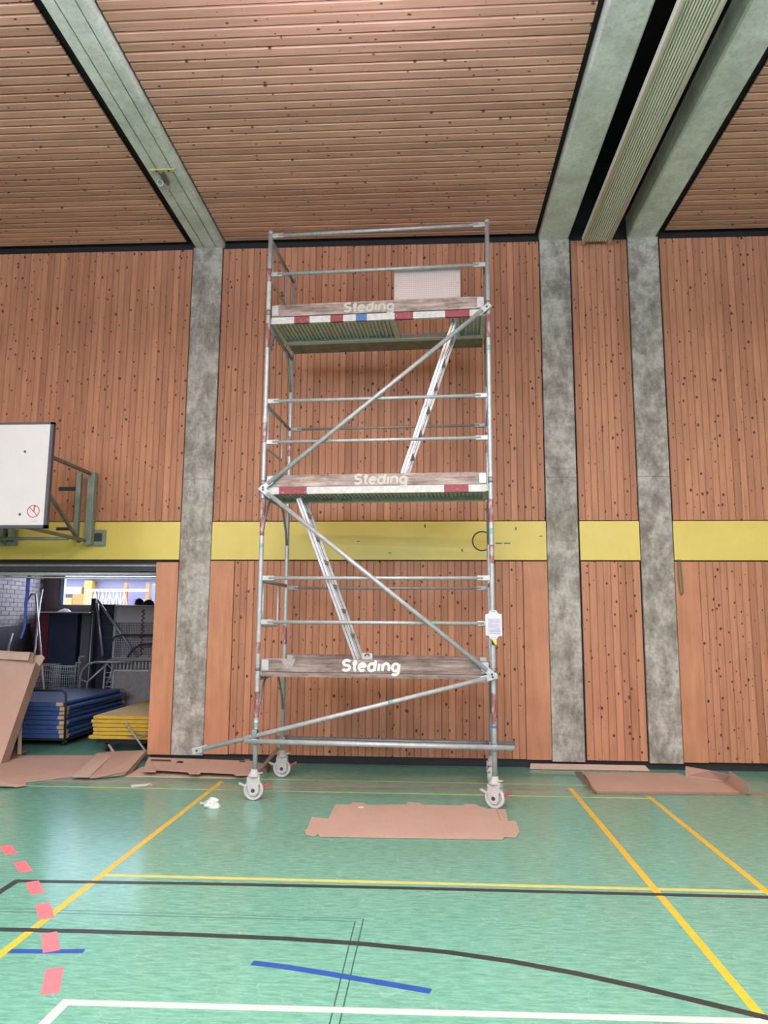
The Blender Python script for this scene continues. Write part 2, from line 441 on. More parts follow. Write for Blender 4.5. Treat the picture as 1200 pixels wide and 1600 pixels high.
pk = [(-3.28,5.918,.26), (-2.955,5.545,.26), (-2.648,5.145,.26), (-2.376,4.757,.27), (-2.118,4.332,.27), (-1.883,3.90,.28), (-1.60,3.10,.28)]
for i, (x, y, L) in enumerate(pk):
    j0, j1 = max(0, i-1), min(len(pk)-1, i+1)
    d = Vector((pk[j1][0]-pk[j0][0], pk[j1][1]-pk[j0][1])).normalized()*(L/2)
    strip('court_dash', [(x-d.x, y-d.y), (x+d.x, y+d.y)], .085, 'line_pink', .0020, 'pink dash of the curved dashed line')
strip('court_line', [(-1.74, 2.9), (-1.715, 3.70), (-.21, 3.728), (1.53, 3.765), (4.5, 3.82)], .05, 'line_white', .0013, 'white line in the foreground')
strip('court_line', [(-2.9, 4.730), (-.446, 4.748)], .006, 'line_seam', .0007, 'thin dark seam line')
strip('court_line', [(-2.9, 4.775), (-.400, 4.790)], .004, 'line_seam', .0007, 'thin dark seam line')
strip('court_line', [(-.446, 4.748), (-.452, 2.8)], .007, 'line_seam', .0007, 'thin dark seam line towards the camera')
strip('court_line', [(-.400, 4.790), (-.408, 2.8)], .007, 'line_seam', .0007, 'thin dark seam line towards the camera')

# front wall: black backing with an opening to the storage room
OX0, OX1, OZ = -7.2, -3.565, 2.515
mb = MB()
mb.box(OX1+.02, XR, W+.035, W+.22, .105, 8.3); mb.box(OX1+.02, XR, W+.07, W+.22, 0, .105)
mb.box(XL, OX1+.02, W+.035, W+.22, OZ, 8.3); mb.box(XL, OX0, W+.035, W+.22, 0, OZ)
wall = struct(mb.build('wall_front', 'black_gap'), 'timber clad sports hall wall with yellow band')
C1, C2, C3 = (-3.265, -2.852), (1.510, 1.907), (2.682, 3.085)
PITCH = .0865
def board_mesh(h):
    w = PITCH-.002; c = .007; t = .026
    x0, x1 = -w/2, w/2
    return MB().prism([(x0+c, 0), (x1-c, 0), (x1, c), (x1, t), (x0, t), (x0, c)], 2, 0, h).mesh('board', 'wall_wood')
UP0, UP1, LO0, LO1 = 3.068, 6.885, .105, 2.540
bm_up, bm_lo = board_mesh(UP1-UP0), board_mesh(LO1-LO0)
def run_boards(x0, x1, me, z):
    n = max(1, round((x1-x0)/PITCH)); p = (x1-x0)/n
    for i in range(n):
        inst('board', me, wall, (x0+p*(i+.5), W+random.uniform(-.0012,.0012), z), (0,0,0), (p/PITCH, 1, 1))
G = .012
run_boards(-7.75, C1[0]-G, bm_up, UP0); run_boards(C1[1]+G, C2[0]-G, bm_up, UP0); run_boards(C2[1]+G*1.6, C3[0]-G, bm_up, UP0); run_boards(C3[1]+G*1.6, 7.0, bm_up, UP0)
run_boards(-2.528, 1.195, bm_lo, LO0); run_boards(C2[1]+G*2, C3[0]-G*1.5, bm_lo, LO0); run_boards(3.390, 7.0, bm_lo, LO0)
for (a, b) in ((C1[1]+.006, -2.533), (1.200, C2[0]-.006), (C3[1]+.006, 3.385)):
    MB().box(a, b, W-.004, W+.03, LO0-.006, LO1).build('panel', 'plywood', wall, bevel=.002)
MB().box(OX1, C1[0]-.006, W-.02, W+.20, .085, LO1-.02).build('panel', 'plywood', wall, bevel=.003)
yel = []
for (a, b) in ((-7.75, C1[0]-.008), (C1[1]+.008, C2[0]-.008), (C2[1]+.02, C3[0]-.008), (C3[1]+.012, 7.0)):
    yel.append(lab(MB().box(a, b, W-.004, W+.03, 2.556, 3.056).build('panel', 'yellow_paint', wall, bevel=.002), 'yellow painted band panel'))
struct(MB().box(OX1+.02, XR, W+.055, W+.072, 0, .10).build('baseboard_front', 'black_plinth'), 'black recessed plinth under the timber wall')
# columns
def column(x0, x1, label):
    c = struct(MB().prism([(x0+.008, W-.012), (x1-.008, W-.012), (x1, W-.004), (x1, W+.20), (x0, W+.20), (x0, W-.004)], 2, .085, 3.628).prism(
        [(x0+.008, W-.012), (x1-.008, W-.012), (x1, W-.004), (x1, W+.20), (x0, W+.20), (x0, W-.004)], 2, 3.632, 6.91).build('concrete_column', 'concrete'), label)
    return c
column(*C1, 'grey concrete column beside the storage opening')
column(*C2, 'grey concrete column right of the scaffold')
column(*C3, 'grey concrete column at the right, beside the green strap')
# dark holes, slots and the round ring in the yellow band
for (x, y0) in ((664, 822), (722, 860), (806, 826)):
    p = wl(x, y0, W); MB().box(p.x-.008, p.x+.008, W-.0055, W, p.z-.02, p.z+.02).build('hole', 'line_black', yel[1])
for (x, y0) in ((609, 864), (560, 846), (885-40, 838)):
    p = wl(x, y0, W); MB().box(p.x-.02, p.x+.02, W-.0055, W, p.z-.006, p.z+.006).build('hole', 'steel_olive', yel[1])
for x0, x1 in ((.858, .938), (.962, 1.044)):
    MB().box(x0, x1, W-.006, W, 2.762, 2.780).build('slot', 'steel_olive', yel[1])
rg = MB(); rc = (.685, W-.008, 2.80)
rg.path(arc3(rc, .122, 0, 2*math.pi, 40, (1,0,0), (0,0,1))[:-1], .0085, 8, closed=True)
rgo = rg.build('cover_ring', 'line_black', yel[1]); MB().prism(disc_pts(.118, 32, .685, 2.80), 1, W-.007, W-.002).build('cover_disc', 'ring_gold', rgo)
MB().box(-4.965, -4.712, W-.0045, W+.0, 3.477, 3.531).build('slot', 'line_black', wall)
MB().box(-4.96, -4.74, W-.0065, W+.0, 2.942, 2.984).build('slot', 'line_black', yel[0])

# ceiling
ceil_o = MB(); ceil_o.box(XL, 1.70, YR, 9.77, 7.03, 7.15); ceil_o.box(2.95, XR, YR, 9.77, 7.03, 7.15); ceil_o.box(1.60, 3.05, YR, 9.77, 8.25, 8.4); ceil_o.box(1.50, 1.88, YR, 9.77, 7.2, 8.3); ceil_o.box(2.70, 3.05, YR, 9.77, 7.2, 8.3)  # black boxes over the right beams paint in the shade of the void
ceiling = struct(ceil_o.build('ceiling', 'black_gap'), 'boarded ceiling')
CP = .1195
def plank_mesh(L):
    w = CP-.022; c = .006; t = .022
    return MB().prism([(-w/2, t), (-w/2, c), (-w/2+c, 0), (w/2-c, 0), (w/2, c), (w/2, t)], 0, -L/2, L/2).mesh('plank', 'ceiling_wood')
for (a, b) in ((XL, -3.350), (-2.80, 1.440), (3.165, XR)):
    me = plank_mesh(b-a); cx = (a+b)/2
    rest = MB(); w = CP-.022
    y = 9.44
    while y > YR+.1:
        if y > 3.6: inst('plank', me, ceiling, (cx, y, 6.968+random.uniform(-.0015,.0015)))
        else: rest.box(a, b, y-w/2, y+w/2, 6.968, 6.99)
        y -= CP
    o = rest.build('ceiling_boarding', 'ceiling_wood', ceiling); o['kind'] = 'stuff'
# beams
bx0, bx1 = -3.238, -2.825
prof = [(bx0, 7.06), (bx0, 6.925), (bx0+.02, 6.90), (-3.118, 6.90), (-3.118, 6.925), (-3.103, 6.925), (-3.103, 6.90), (-2.945, 6.90), (-2.945, 6.925), (-2.930, 6.925), (-2.930, 6.90),
        (bx1-.055, 6.90), (bx1-.025, 6.91), (bx1-.008, 6.93), (bx1, 6.96), (bx1, 7.06)]
struct(MB().prism(prof, 1, YR, W+.03).build('concrete_beam', 'beam_concrete'), 'grooved concrete ceiling beam at the left')
for (a, b, s) in ((C2[0]-.005, C2[1]-.01, 'left of the folded curtain'), (C3[0], C3[1]-.028, 'right of the folded curtain')):
    struct(MB().prism([(a, 7.22), (a, 6.92), (a+.02, 6.90), (b-.02, 6.90), (b, 6.92), (b, 7.22)], 1, YR, W+.03).build('concrete_beam', 'beam_concrete'), 'concrete ceiling beam '+s)
# the rest of the hall, behind and beside the camera
struct(MB().box(XL-.2, XL, YR, 9.77, 0, 7.1).build('wall_left', 'hall_wall'))
struct(MB().box(XR, XR+.2, YR, 9.77, 0, 8.4).build('wall_right', 'hall_wall'))
mb = MB(); mb.box(XL, XR, YR-.2, YR, 0, 3.8); mb.box(XL, XR, YR-.2, YR, 5.9, 8.4); mb.box(XL, -8.0, YR-.2, YR, 3.8, 5.9); mb.box(7.0, XR, YR-.2, YR, 3.8, 5.9)
struct(mb.build('wall_rear', 'hall_wall'))
wf = MB()
for i in range(11):
    x = -8.0+1.5*i; wf.box(x-.03, x+.03, YR-.12, YR-.06, 3.8, 5.9)
wf.box(-8, 7, YR-.12, YR-.06, 4.82, 4.88)
struct(wf.build('window_2', 'window_frame'))

# ceiling lamps of the hall
def lamp(x, y, where, L=2.4):
    wd, z = .34, 5.70
    t = thing('ceiling_lamp', '', 'lamp', (x, y, z), 0, 'hall lamps')
    t['label'] = 'long white hanging hall lamp '+where
    MB().box(-L/2, L/2, -wd/2, wd/2, .03, .09).build('housing', 'lamp_housing', t, bevel=.008)
    MB().box(-L/2+.03, L/2-.03, -wd/2+.02, wd/2-.02, 0, .03).build('diffuser', 'lamp_diffuser', t)
    for s in (-1, 1): MB().path([(s*L*.37, 0, .09), (s*L*.37, 0, 1.27)], .006, 6).build('hanger', 'dark_metal', t)
    for nm, pw, zz, rx, sz in (('lamp_light', LAMP_POWER, -.012, 0, 1), ('added_uplight', UP_FILL, .11, math.pi, .8)):  # bluish upward light added to brighten the ceiling and suggest lens glare
        l = bpy.data.lights.new(nm, 'AREA'); l.shape = 'RECTANGLE'; l.size = L*sz; l.size_y = wd*.9; l.energy = pw*L/2.4; l.color = LAMP_COL if rx == 0 else (.86, .86, 1.0)
        o = bpy.data.objects.new(nm, l); COL.objects.link(o); o.parent = t; o.location = (0, 0, zz); o.rotation_euler = (rx, 0, 0)
lamp(-.62, 3.95, 'nearest the timber wall', 1.8)
for y, w in ((3.0, 'front'), (-1.2, 'rear')):
    for x, v in ((-5.6, 'left'), (5.0, 'right')): lamp(x, y, 'over the %s %s of the hall' % (w, v))
lamp(-.62, .9, 'over the middle of the hall'); lamp(-.62, -3.0, 'by the rear windows')

# folded dividing curtain between the two right beams
cur = thing('dividing_curtain', 'cream folded dividing curtain packed between two concrete beams', 'curtain', (2.245, 9.44, 6.80))
poly = [(-.19, .07), (-.19, .03), (-.182, .008), (-.165, .0), (-.148, .008), (-.140, .03)]
nf = 10; q = .0272
for i in range(nf):
    x = -.134+i*q
    poly += [(x, .15), (x+.0008, .016), (x+.004, .004), (x+.0130, .004), (x+.0167, .016), (x+.0175, .15)]
poly += [(.142, .03), (.150, .006), (.168, -.004), (.186, .006), (.192, .04), (.192, .07), (.145, .07), (.145, .17), (-.140, .17), (-.140, .07)]
MB().prism(poly, 1, -15.3, 0).build('folds', 'curtain', cur)
for x in (-.166, .168):
    MB().path([(x, -15.3, -.004), (x, .03, -.004)], .019, 10).build('hem_tube', 'curtain_hem', cur)

# hook fixture under the left beam
hk = thing('beam_hook', 'yellow plated steel hook bracket under the left concrete beam', 'bracket', (-3.04, 7.715, 6.90))
MB().box(-.145, .145, -.022, .022, -.014, 0).build('plate', 'hook_yellow', hk, bevel=.003)
MB().obox((-.02, .12, -.025), (.03,0,0), (0,.24,0), (0,0,.04)).build('arm', 'steel_olive', hk)
MB().obox((-.09, .30, -.015), (.11,0,0), (0,.09,0), (0,0,.03)).build('foot_plate', 'galvanised', hk)
MB().path(arc3((-.10, .19, -.04), .035, 0, 2*math.pi, 20, (1,0,0), (0,.6,-.8))[:-1], .009, 8, closed=True).build('eye_ring', 'galvanised', hk)
for x in (-.075, .065): MB().prism(disc_pts(.014, 10, x, 0), 2, -.02, -.012).build('bolt', 'dark_metal', hk)

# ------------------------------------------------------------------ scaffold tower
RZ = -.055
tower = thing('scaffold_tower', 'tall galvanised mobile scaffold tower on white casters in front of the timber wall', 'scaffold', (-.528, 8.147, 0), RZ)
HX, HY = 1.195, .55
SM = ['galvanised', 'red_band_worn', 'white_band', 'teal_tape', 'blue_tape']
def standard(x, y, bands, z0=.285, z1=6.06):
    """vertical tube with painted bands: [(z_low, z_high, material index)]"""
    zs = {z0, z1}
    for a, b, m in bands: zs |= {a, b}
    zs = sorted(zs); mats = []
    for a, b in zip(zs[:-1], zs[1:]):
        c = (a+b)/2; mm = 0
        for p, q, m in bands:
            if p <= c <= q: mm = m
        mats.append(mm)
    o = MB().path([(x, y, z) for z in zs], .0245, 14, mats=mats).build('standard', SM, tower)
    for z in (1.30, 3.22, 5.12):
        MB().path([(x, y, z-.03), (x, y, z+.03)], .0285, 12).build('collar', 'galvanised_dark', o)
    MB().path([(x, y, z1-.02), (x, y, z1+.015)], .027, 12).build('end_cap', 'galvanised', o)
standard(-HX, -HY, [(5.48,5.63,1), (5.12,5.48,2), (4.72,5.0,1), (3.88,3.95,2), (3.66,3.88,1), (2.86,3.06,1), (2.66,2.86,1), (2.53,2.575,3), (1.44,1.56,1), (.80,1.06,1), (.70,.755,3), (.755,.78,2)])
standard(HX, -HY, [(4.74,5.0,1), (4.60,4.66,3), (2.78,3.02,1), (2.66,2.72,3), (2.36,2.55,1), (.78,1.09,1), (.752,.775,4)])
standard(-HX, HY, [(3.75,4.0,1), (1.50,1.72,1)])
standard(HX, HY, [(3.75,4.0,1), (1.62,1.80,1)])
LEV = (1.232, 3.135, 5.03)       # middle of the deck rails
for s in (-1, 1):
    for k, z in enumerate(LEV):
        MB().path([(s*HX, -HY, z-.045), (s*HX, HY, z-.045)], .022, 10).build('transom', 'galvanised_dark', tower)
        for q in (-1, 1):
            pts = [(s*HX, q*.22, z-.05), (s*HX, q*.30, z-.09), (s*HX, q*.46, z-.30), (s*HX, q*.535, z-.47)]
            MB().path(pts, .014, 8).build('gusset', 'galvanised_dark', tower)
    for z in (2.185, 4.085, 5.99):
        g = MB().path([(s*HX, -HY, z), (s*HX, HY, z)], .019, 10).build('end_rail', 'galvanised_dark', tower)
        lp = [(s*HX, -.43, z), (s*HX, -.43, z-.43), (s*HX, -.42, z-.455), (s*HX, -.39, z-.465), (s*HX, .14, z-.465), (s*HX, .17, z-.455), (s*HX, .18, z-.43), (s*HX, .18, z)]
        MB().path(lp, .012, 8).build('guard_loop', 'galvanised', g)
def flat_rail(y, z, r=.0185, mat='galvanised', x0=-HX+.03, x1=HX-.03, tape=None):
    xs = [x0, x0+.03, x0+.06, x0+.13, x1-.13, x1-.06, x1-.03, x1]
    o = MB().path([(x, y, z) for x in (x0+.06, x1-.06)], r, 12).build('guardrail', mat, tower)
    for a, d in ((x0, 1), (x1, -1)):
        MB().obox((a+d*.055, y, z), (.13,0,0), (0,.026,0), (0,0,.052)).build('rail_claw', mat, o, bevel=.008)
    if tape: MB().path([(tape-.03, y, z), (tape+.03, y, z)], r+.0012, 12).build('tape', 'teal_tape', o)
for z, tp in ((1.763, .60), (2.215, None), (3.665, None), (4.117, None), (5.565, -.72), (6.022, -.70)):
    flat_rail(-HY, z, tape=tp)
for z in (2.158, 4.088):
    flat_rail(HY, z, .015, 'galvanised_dark')
# diagonal braces in front
def brace(x0, z0, x1, z1, tapes=(), r=.0235, y=-HY-.05):
    a, b = Vector((x0, y, z0)), Vector((x1, y, z1)); d = (b-a).normalized(); u = Vector((0,1,0)); n = d.cross(u)
    o = MB().path([a+d*.08, b-d*.08], r, 12).build('brace', 'galvanised', tower)
    for p, q in ((a, 1), (b, -1)):
        pl = MB().obox(p+d*q*.055, d*.17, u*.014, n*.062).build('brace_end', 'galvanised', o, bevel=.006)
        MB().path([p+d*q*.02-u*.012, p+d*q*.02+u*.05], .011, 8).build('bolt', 'dark_metal', o)
    for f in tapes:
        c = a+(b-a)*f; MB().path([c-d*.022, c+d*.022], r+.0012, 12).build('tape', 'teal_tape', o)
brace(HX, 5.078, -HX, 3.152, (.14, .26))
brace(-HX, 3.152, HX, 1.257, (), .0235, -HY-.052)
br = brace(HX+.01, 1.250, -1.807, .467, (.34,))
# loose tubes clamped low down
for (x0, x1, y, z, m) in ((-1.29, 1.385, -HY-.058, .577, 'galvanised'), (-1.28, 1.46, HY+.06, .425, 'galvanised_dark')):
    o = MB().path([(x0, y, z), (x1, y, z)], .0255, 12).build('base_tube', m, tower)
    for s in (-1, 1):
        MB().obox((s*HX, y+(.03 if y < 0 else -.03), z), (.07,0,0), (0,.10,0), (0,0,.06)).build('clamp', 'galvanised_dark', o, bevel=.012)
MB().obox((-HX, -HY-.03, .655), (.06,0,0), (0,.09,0), (0,0,.07)).build('clamp', 'galvanised_dark', tower, bevel=.012)

# casters
def wheel_mesh(r, w, n=28):
    mb = MB(); pr = [(-w/2, .0), (-w/2, r*.78), (-w/2-.004, r*.80), (-w/2-.002, r*.95), (-w/2+.008, r), (w/2-.008, r), (w/2+.002, r*.95), (w/2+.004, r*.80), (w/2, r*.78), (w/2, 0)]
    vs = []
    for (y, q) in pr:
        for k in range(n):
            t = 2*math.pi*k/n; vs.append((q*math.cos(t), y, q*math.sin(t)))
    fs = []
    for i in range(len(pr)-1):
        for k in range(n): fs.append((i*n+k, i*n+(k+1) % n, (i+1)*n+(k+1) % n, (i+1)*n+k))
    mb.add(vs, fs, 0, True); return mb
WR = .100
me_wheel = wheel_mesh(WR, .046).mesh('wheel', 'caster_wheel')
def caster(x, y, rz):
    c = bpy.data.objects.new('caster', None); COL.objects.link(c); c.parent = tower; c.location = (x, y, 0); c.rotation_euler = (0, 0, rz); c.empty_display_size = .05
    inst('wheel', me_wheel, c, (0, 0, WR))
    fk = MB()
    for s in (-1, 1):
        poly = [(-.062, .215), (.062, .215), (.066, .17), (.04, .115), (.028, .082), (.0, .07), (-.028, .082), (-.052, .13), (-.066, .17)]
        y0 = s*.037; fk.prism(poly, 1, y0-.004, y0+.004)
    fk.box(-.064, .064, -.042, .042, .200, .228)
    fk.build('fork', 'caster_grey', c, bevel=.003)
    MB().path([(0, -.052, WR), (0, .052, WR)], .020, 14).build('axle', 'dark_metal', c)
    MB().path([(0, 0, .225), (0, 0, .245), (0, 0, .25), (0, 0, .27), (0, 0, .275), (0, 0, .30)], [.062, .062, .045, .045, .034, .034], 18).build('swivel_head', 'caster_grey', c)
    MB().obox((.052, -.015, .262), (.075,0,.012), (0,.022,0), (0,0,.012)).build('spindle_lever', 'caster_grey', c, bevel=.003)
    MB().obox((.122, -.0, .142), (.085,0,.048), (0,.028,0), (-.008,0,.018)).build('brake_lever', 'brake_red', c, bevel=.004)
    MB().obox((-.115, -.0, .148), (.075,0,-.03), (0,.028,0), (.008,0,.018)).build('release_lever', 'caster_grey', c, bevel=.004)
    bl = MB().prism([(-.05, .09), (-.02, .05), (.03, .05), (.055, .085), (.058, .13), (.03, .165), (-.03, .17), (-.055, .14)], 1, -.050, -.042).build('cover', 'caster_grey', c, bevel=.003)
caster(-HX-.005, -HY, .10); caster(HX, -HY, -.42); caster(-HX+.005, HY, .12); caster(HX, HY, 1.25)

# decks
DM = ['white_band', 'red_band', 'blue_sticker', 'weathered_wood']
DX = 1.15
def seg_rail(y0, y1, z0, z1, segs, base):
    """horizontal channel split lengthwise in coloured stretches"""
    xs = sorted({-DX, DX} | {a for a, b, m in segs} | {b for a, b, m in segs}); mb = MB()
    for a, b in zip(xs[:-1], xs[1:]):
        mm = base
        for p, q, m in segs:
            if p <= (a+b)/2 <= q: mm = m
        mb.box(a, b, y0, y1, z0, z1, mm)
    return mb
def deck(name, z0, z1, segs, base, hole=None, zp=None):
    d = bpy.data.objects.new('deck', None); COL.objects.link(d); d.parent = tower; d.location = (0, 0, 0); d.empty_display_size = .05
    lab(d, name)
    yb = .085
    seg_rail(-.565, -.53, z0, z1, segs, base).build('side_rail', DM, d)
    rb = MB(); rb.box(-DX, DX, yb-.035, yb, z0, z1); rb.box(-DX, DX, yb-.07, yb-.035, z0, z0+.012); rb.build('side_rail', 'aluminium_green', d)
    for s in (-1, 1): MB().box(s*DX-.03, s*DX+.03, -.53, yb-.035, z0+.012, z1).build('end_rail', 'aluminium_green', d)
    # ribbed tread
    zt = z1-.004; p = .044
    for xa, xb in (((-DX+.03, hole[0]), (hole[1], DX-.03)) if hole else ((-DX+.03, DX-.03),)):
        n = max(1, round((xb-xa)/p)); q = (xb-xa)/n; poly = [(xb, zt), (xa, zt)]
        for i in range(n):
            x = xa+q*i; poly += [(x, zt-.026), (x+q*.5, zt-.026), (x+q*.55, zt-.006), (x+q*.95, zt-.006)]
        poly += [(xb, zt-.006)]
        MB().prism(poly, 1, -.53, yb-.035).build('ribbed_tread', 'aluminium_green', d)
    if hole:
        for hx in hole: MB().box(hx-.03, hx+.03, -.53, yb-.035, z0+.005, z1-.002).build('hatch_trimmer', 'aluminium_green', d)
    if zp: MB().box(-DX, DX, .125, .49, zp, zp+.03).build('plank', 'dark_plank', d)
    return d
dk3 = deck('upper deck with open hatch', 4.985, 5.058, [(-.90,-.73,1), (-.50,-.36,1), (-.22,-.10,2), (.20,.40,1), (.74,1.0,1)], 0, (.18, .86), 5.03)
dk2 = deck('middle deck', 3.098, 3.172, [(-1.02,-.72,1), (.72,.97,1)], 0, None, 3.165)
dk1 = deck('lower deck', 1.212, 1.258, [], 3, None, 1.232)
# open hatch leaning on the guardrail
hat = MB().box(.185, .905, -.492, -.474, 5.065, 5.612).build('hatch', 'tread_plate', tower, bevel=.003)
MB().prism(disc_pts(.024, 16, .62, 5.592), 1, -.4985, -.4925).build('finger_hole', 'dark_metal', hat)
for z in (5.25, 5.40, 5.55):
    for x in (.215, .875): MB().prism(disc_pts(.007, 8, x, z), 1, -.496, -.492).build('rivet', 'galvanised_dark', hat)
# toe boards with the hire firm's lettering
def toe(z0, z1, y, tx, size, mat, label, front=True, xl=0):
    o = lab(MB().box(-1.135, 1.135, y-.016, y+.016, z0, z1).build('toe_board', 'weathered_wood' if z0 < 2 else 'weathered_pale', tower, bevel=.003), label)
    for s in (-1, 1): MB().box(s*1.115-.035, s*1.115+.035, y-.021, y-.016, z0+.012, z1-.012).build('end_bracket', 'galvanised', o)
    if mat:
        me, wd = word_mesh(mat); k = size/wd
        inst('lettering', me, o, (tx, y-.0158, (z0+z1)/2), (0, 0, 0), (k, .018, k*.98))
    return o
toe(5.068, 5.203, -.548, -.085, .56, 'lettering_faded', 'weathered toe board with faded white Steding lettering')
toe(3.174, 3.302, -.548, .055, .57, 'lettering_faded', 'weathered toe board with half worn Steding lettering')
tb1 = toe(1.262, 1.394, -.548, -.03, .60, 'lettering_white', 'weathered toe board with bright white Steding lettering')
for z0, z1 in ((5.065, 5.20), (3.20, 3.30), (1.265, 1.39)):
    toe(z0, z1, .515, 0, 0, None, 'plain weathered toe board at the back')
MB().panel([(-.955, -.5655, 1.394), (-.80, -.5655, 1.394), (-.835, -.5655, 1.30), (-.90, -.5655, 1.30)], .002).build('paint_smear', 'paint_smear', tb1)
lp = MB().box(-.125, -.015, -.515, -.508, 1.394-.06, 1.455).build('latch_plate', 'galvanised', tower, bevel=.004)
MB().path(arc3((-.07, -.518, 1.425), .022, 0, math.pi, 10, (1,0,0), (0,0,1)), .006, 6).build('latch_bow', 'dark_metal', lp)
# ladders
def ladder(xa, za, xb, zb, n):
    a = Vector((xa, 0, za)); b = Vector((xb, 0, zb)); d = (b-a).normalized(); u = Vector((0,1,0)); nn = d.cross(u)
    o = bpy.data.objects.new('ladder', None); COL.objects.link(o); o.parent = tower; o.empty_display_size = .05
    for y in (-.40, -.07):
        MB().obox((a+b)/2+u*y, d*(b-a).length, u*.022, nn*.058).build('stile', 'aluminium', o, bevel=.003)
        MB().obox((a+b)/2+u*(y-.0115), d*(b-a).length*.99, u*.002, nn*.006).build('stile_groove', 'dark_metal', o)
    for i in range(n):
        c = a+(b-a)*((i+.6)/n)
        MB().obox(c+u*-.235, Vector((.045,0,0)), u*.33, Vector((0,0,.028))).build('rung', 'aluminium', o)
ladder(.905-.06, 5.03, .235, 3.19, 7)
ladder(-.845, 3.08, -.150, 1.27, 7)
for x in (-.62, -.40, -.18): MB().box(x-.055, x+.055, .02, .045, 3.105, 3.155).build('hatch_bracket', 'galvanised_dark', dk2)

# inspection tag strapped to the front right standard
tg = thing('inspection_tag', 'white plastic inspection tag strapped to the scaffold above a yellow black label', 'tag', tuple(wl(771, 976, 7.475)))
pl = [(-.080, .098), (-.044, .110), (-.030, .142), (.030, .142), (.046, .110), (.082, .104), (.086, -.112), (.050, -.112), (.030, -.142), (-.028, -.142), (-.046, -.110), (-.078, -.105)]
bd = MB().prism(pl, 1, -.004, .004).build('board', 'tag_white', tg, bevel=.002)
MB().box(-.022, .022, -.0052, -.004, .124, .130).build('strap_slot', 'sign_grey', tg)
MB().box(-.02, -.008, -.0052, -.004, -.130, -.125).build('strap_slot', 'sign_grey', tg); MB().box(.010, .022, -.0052, -.004, -.130, -.125).build('strap_slot', 'sign_grey', tg)
MB().box(-.055, .068, -.0056, -.004, -.095, .062).build('paper_insert', 'tag_paper', tg)
for i, (zz, xa, xb) in enumerate(((.045, -.05, .0), (.045, .025, .06), (.028, -.05, .06), (.010, -.05, -.01), (-.006, -.05, .05), (-.022, -.05, .03), (-.040, .02, .06), (-.058, -.03, .065), (-.066, -.05, .065), (-.084, -.04, .066))):
    MB().box(xa, xb, -.0062, -.0056, zz-.003, zz+.003).build('print_line', 'tag_print', tg)
yb = MB().box(-.020, .030, -.0, .004, -.196, -.142).build('warning_label', 'tag_yellow', tg); MB().panel([(-.020, -.0012, -.142), (-.020, -.0012, -.196), (.016, -.0012, -.196)], .001).build('black_stripe', 'ink', yb)

# ------------------------------------------------------------------ basketball backboard
BY = 7.80
bb = thing('basketball_backboard', 'white basketball backboard with dark edge on green steel wall arms', 'backboard', (-5.055, BY, 0))
bz0, bz1, bw = 2.757, 3.945, .90
MB().box(-bw+.028, bw-.028, -.012, .012, bz0+.03, bz1-.02).build('board', 'board_white', bb)
for (a, b, c, d) in ((-bw, bw, bz1-.024, bz1), (-bw, bw, bz0, bz0+.034)):
    MB().box(a, b, -.018, .035, c, d).build('edge_frame', 'board_edge', bb)
for s in (-1, 1): MB().box(min(s*bw, s*(bw-.036)), max(s*bw, s*(bw-.036)), -.018, .035, bz0, bz1).build('edge_frame', 'board_edge', bb)
for (x, z) in ((40, 706), (32, 804)):
    p = wl(x, z, BY); MB().prism(disc_pts(.014, 12, p.x+5.055, p.z), 1, -.016, -.011).build('bolt', 'dark_metal', bb)
p = wl(53, 799, BY); sx, sz = p.x+5.055, p.z
sg = bpy.data.objects.new('prohibition_sign', None); COL.objects.link(sg); sg.parent = bb; sg.empty_display_size = .05; lab(sg, 'red ring no hanging sign')
MB().path(arc3((sx, -.0135, sz), .066, 0, 2*math.pi, 32, (1,0,0), (0,0,1))[:-1], .0045, 6, closed=True).build('ring', 'sign_red', sg)
MB().obox((sx, -.0135, sz), (.092,0,-.092), (0,.004,0), (.006,0,.006)).build('slash', 'sign_red', sg)
MB().obox((sx+.008, -.0130, sz+.018), (.014,0,0), (0,.002,0), (0,0,.045)).build('figure_body', 'sign_grey', sg); MB().prism(disc_pts(.011, 12, sx+.012, sz+.050), 1, -.0136, -.012).build('figure_head', 'sign_grey', sg)
MB().obox((sx+.02, -.0128, sz-.112), (.06,0,0), (0,.0016,0), (0,0,.006)).build('small_print', 'tag_print', sg)
for s in (-1, 1):
    post = MB().box(s*.60-.046, s*.60+.046, 1.60, 1.70, 2.74, 3.705).build('post', 'steel_green', bb, bevel=.004)
    MB().box(s*.60+.067-.122, s*.60+.067+.122, 1.70, 1.742, 2.735, 2.945).build('wall_plate', 'steel_green', bb, bevel=.004)
    MB().box(s*.60+.10-.05, s*.60+.10+.05, 1.694, 1.702, 2.79, 2.90).build('socket', 'frame_dark', bb)
    MB().box(s*.585-.022, s*.585+.022, .03, 1.62, 3.665, 3.70).build('upper_arm', 'steel_olive', bb)
    MB().box(s*.565-.022, s*.565+.022, .03, 1.62, 2.775, 2.812).build('lower_arm', 'steel_olive', bb)
    MB().obox((s*.52, .80, 3.20), (.034,0,0), (0,1.50,-.86), (0,.018,.030)).build('diagonal_strut', 'steel_olive', bb)
    MB().box(s*.44-.03, s*.44+.03, 1.585, 1.64, 2.80, 3.69).build('inner_post', 'steel_green', bb)
MB().path([(-.62, 1.45, 2.80), (.42, 1.45, 2.80)], .022, 8).build('cross_tube', 'steel_green', bb)
for x in (-.5, .5): MB().box(x-.03, x+.03, .012, .06, bz0+.02, bz1-.2).build('rear_rib', 'steel_olive', bb)

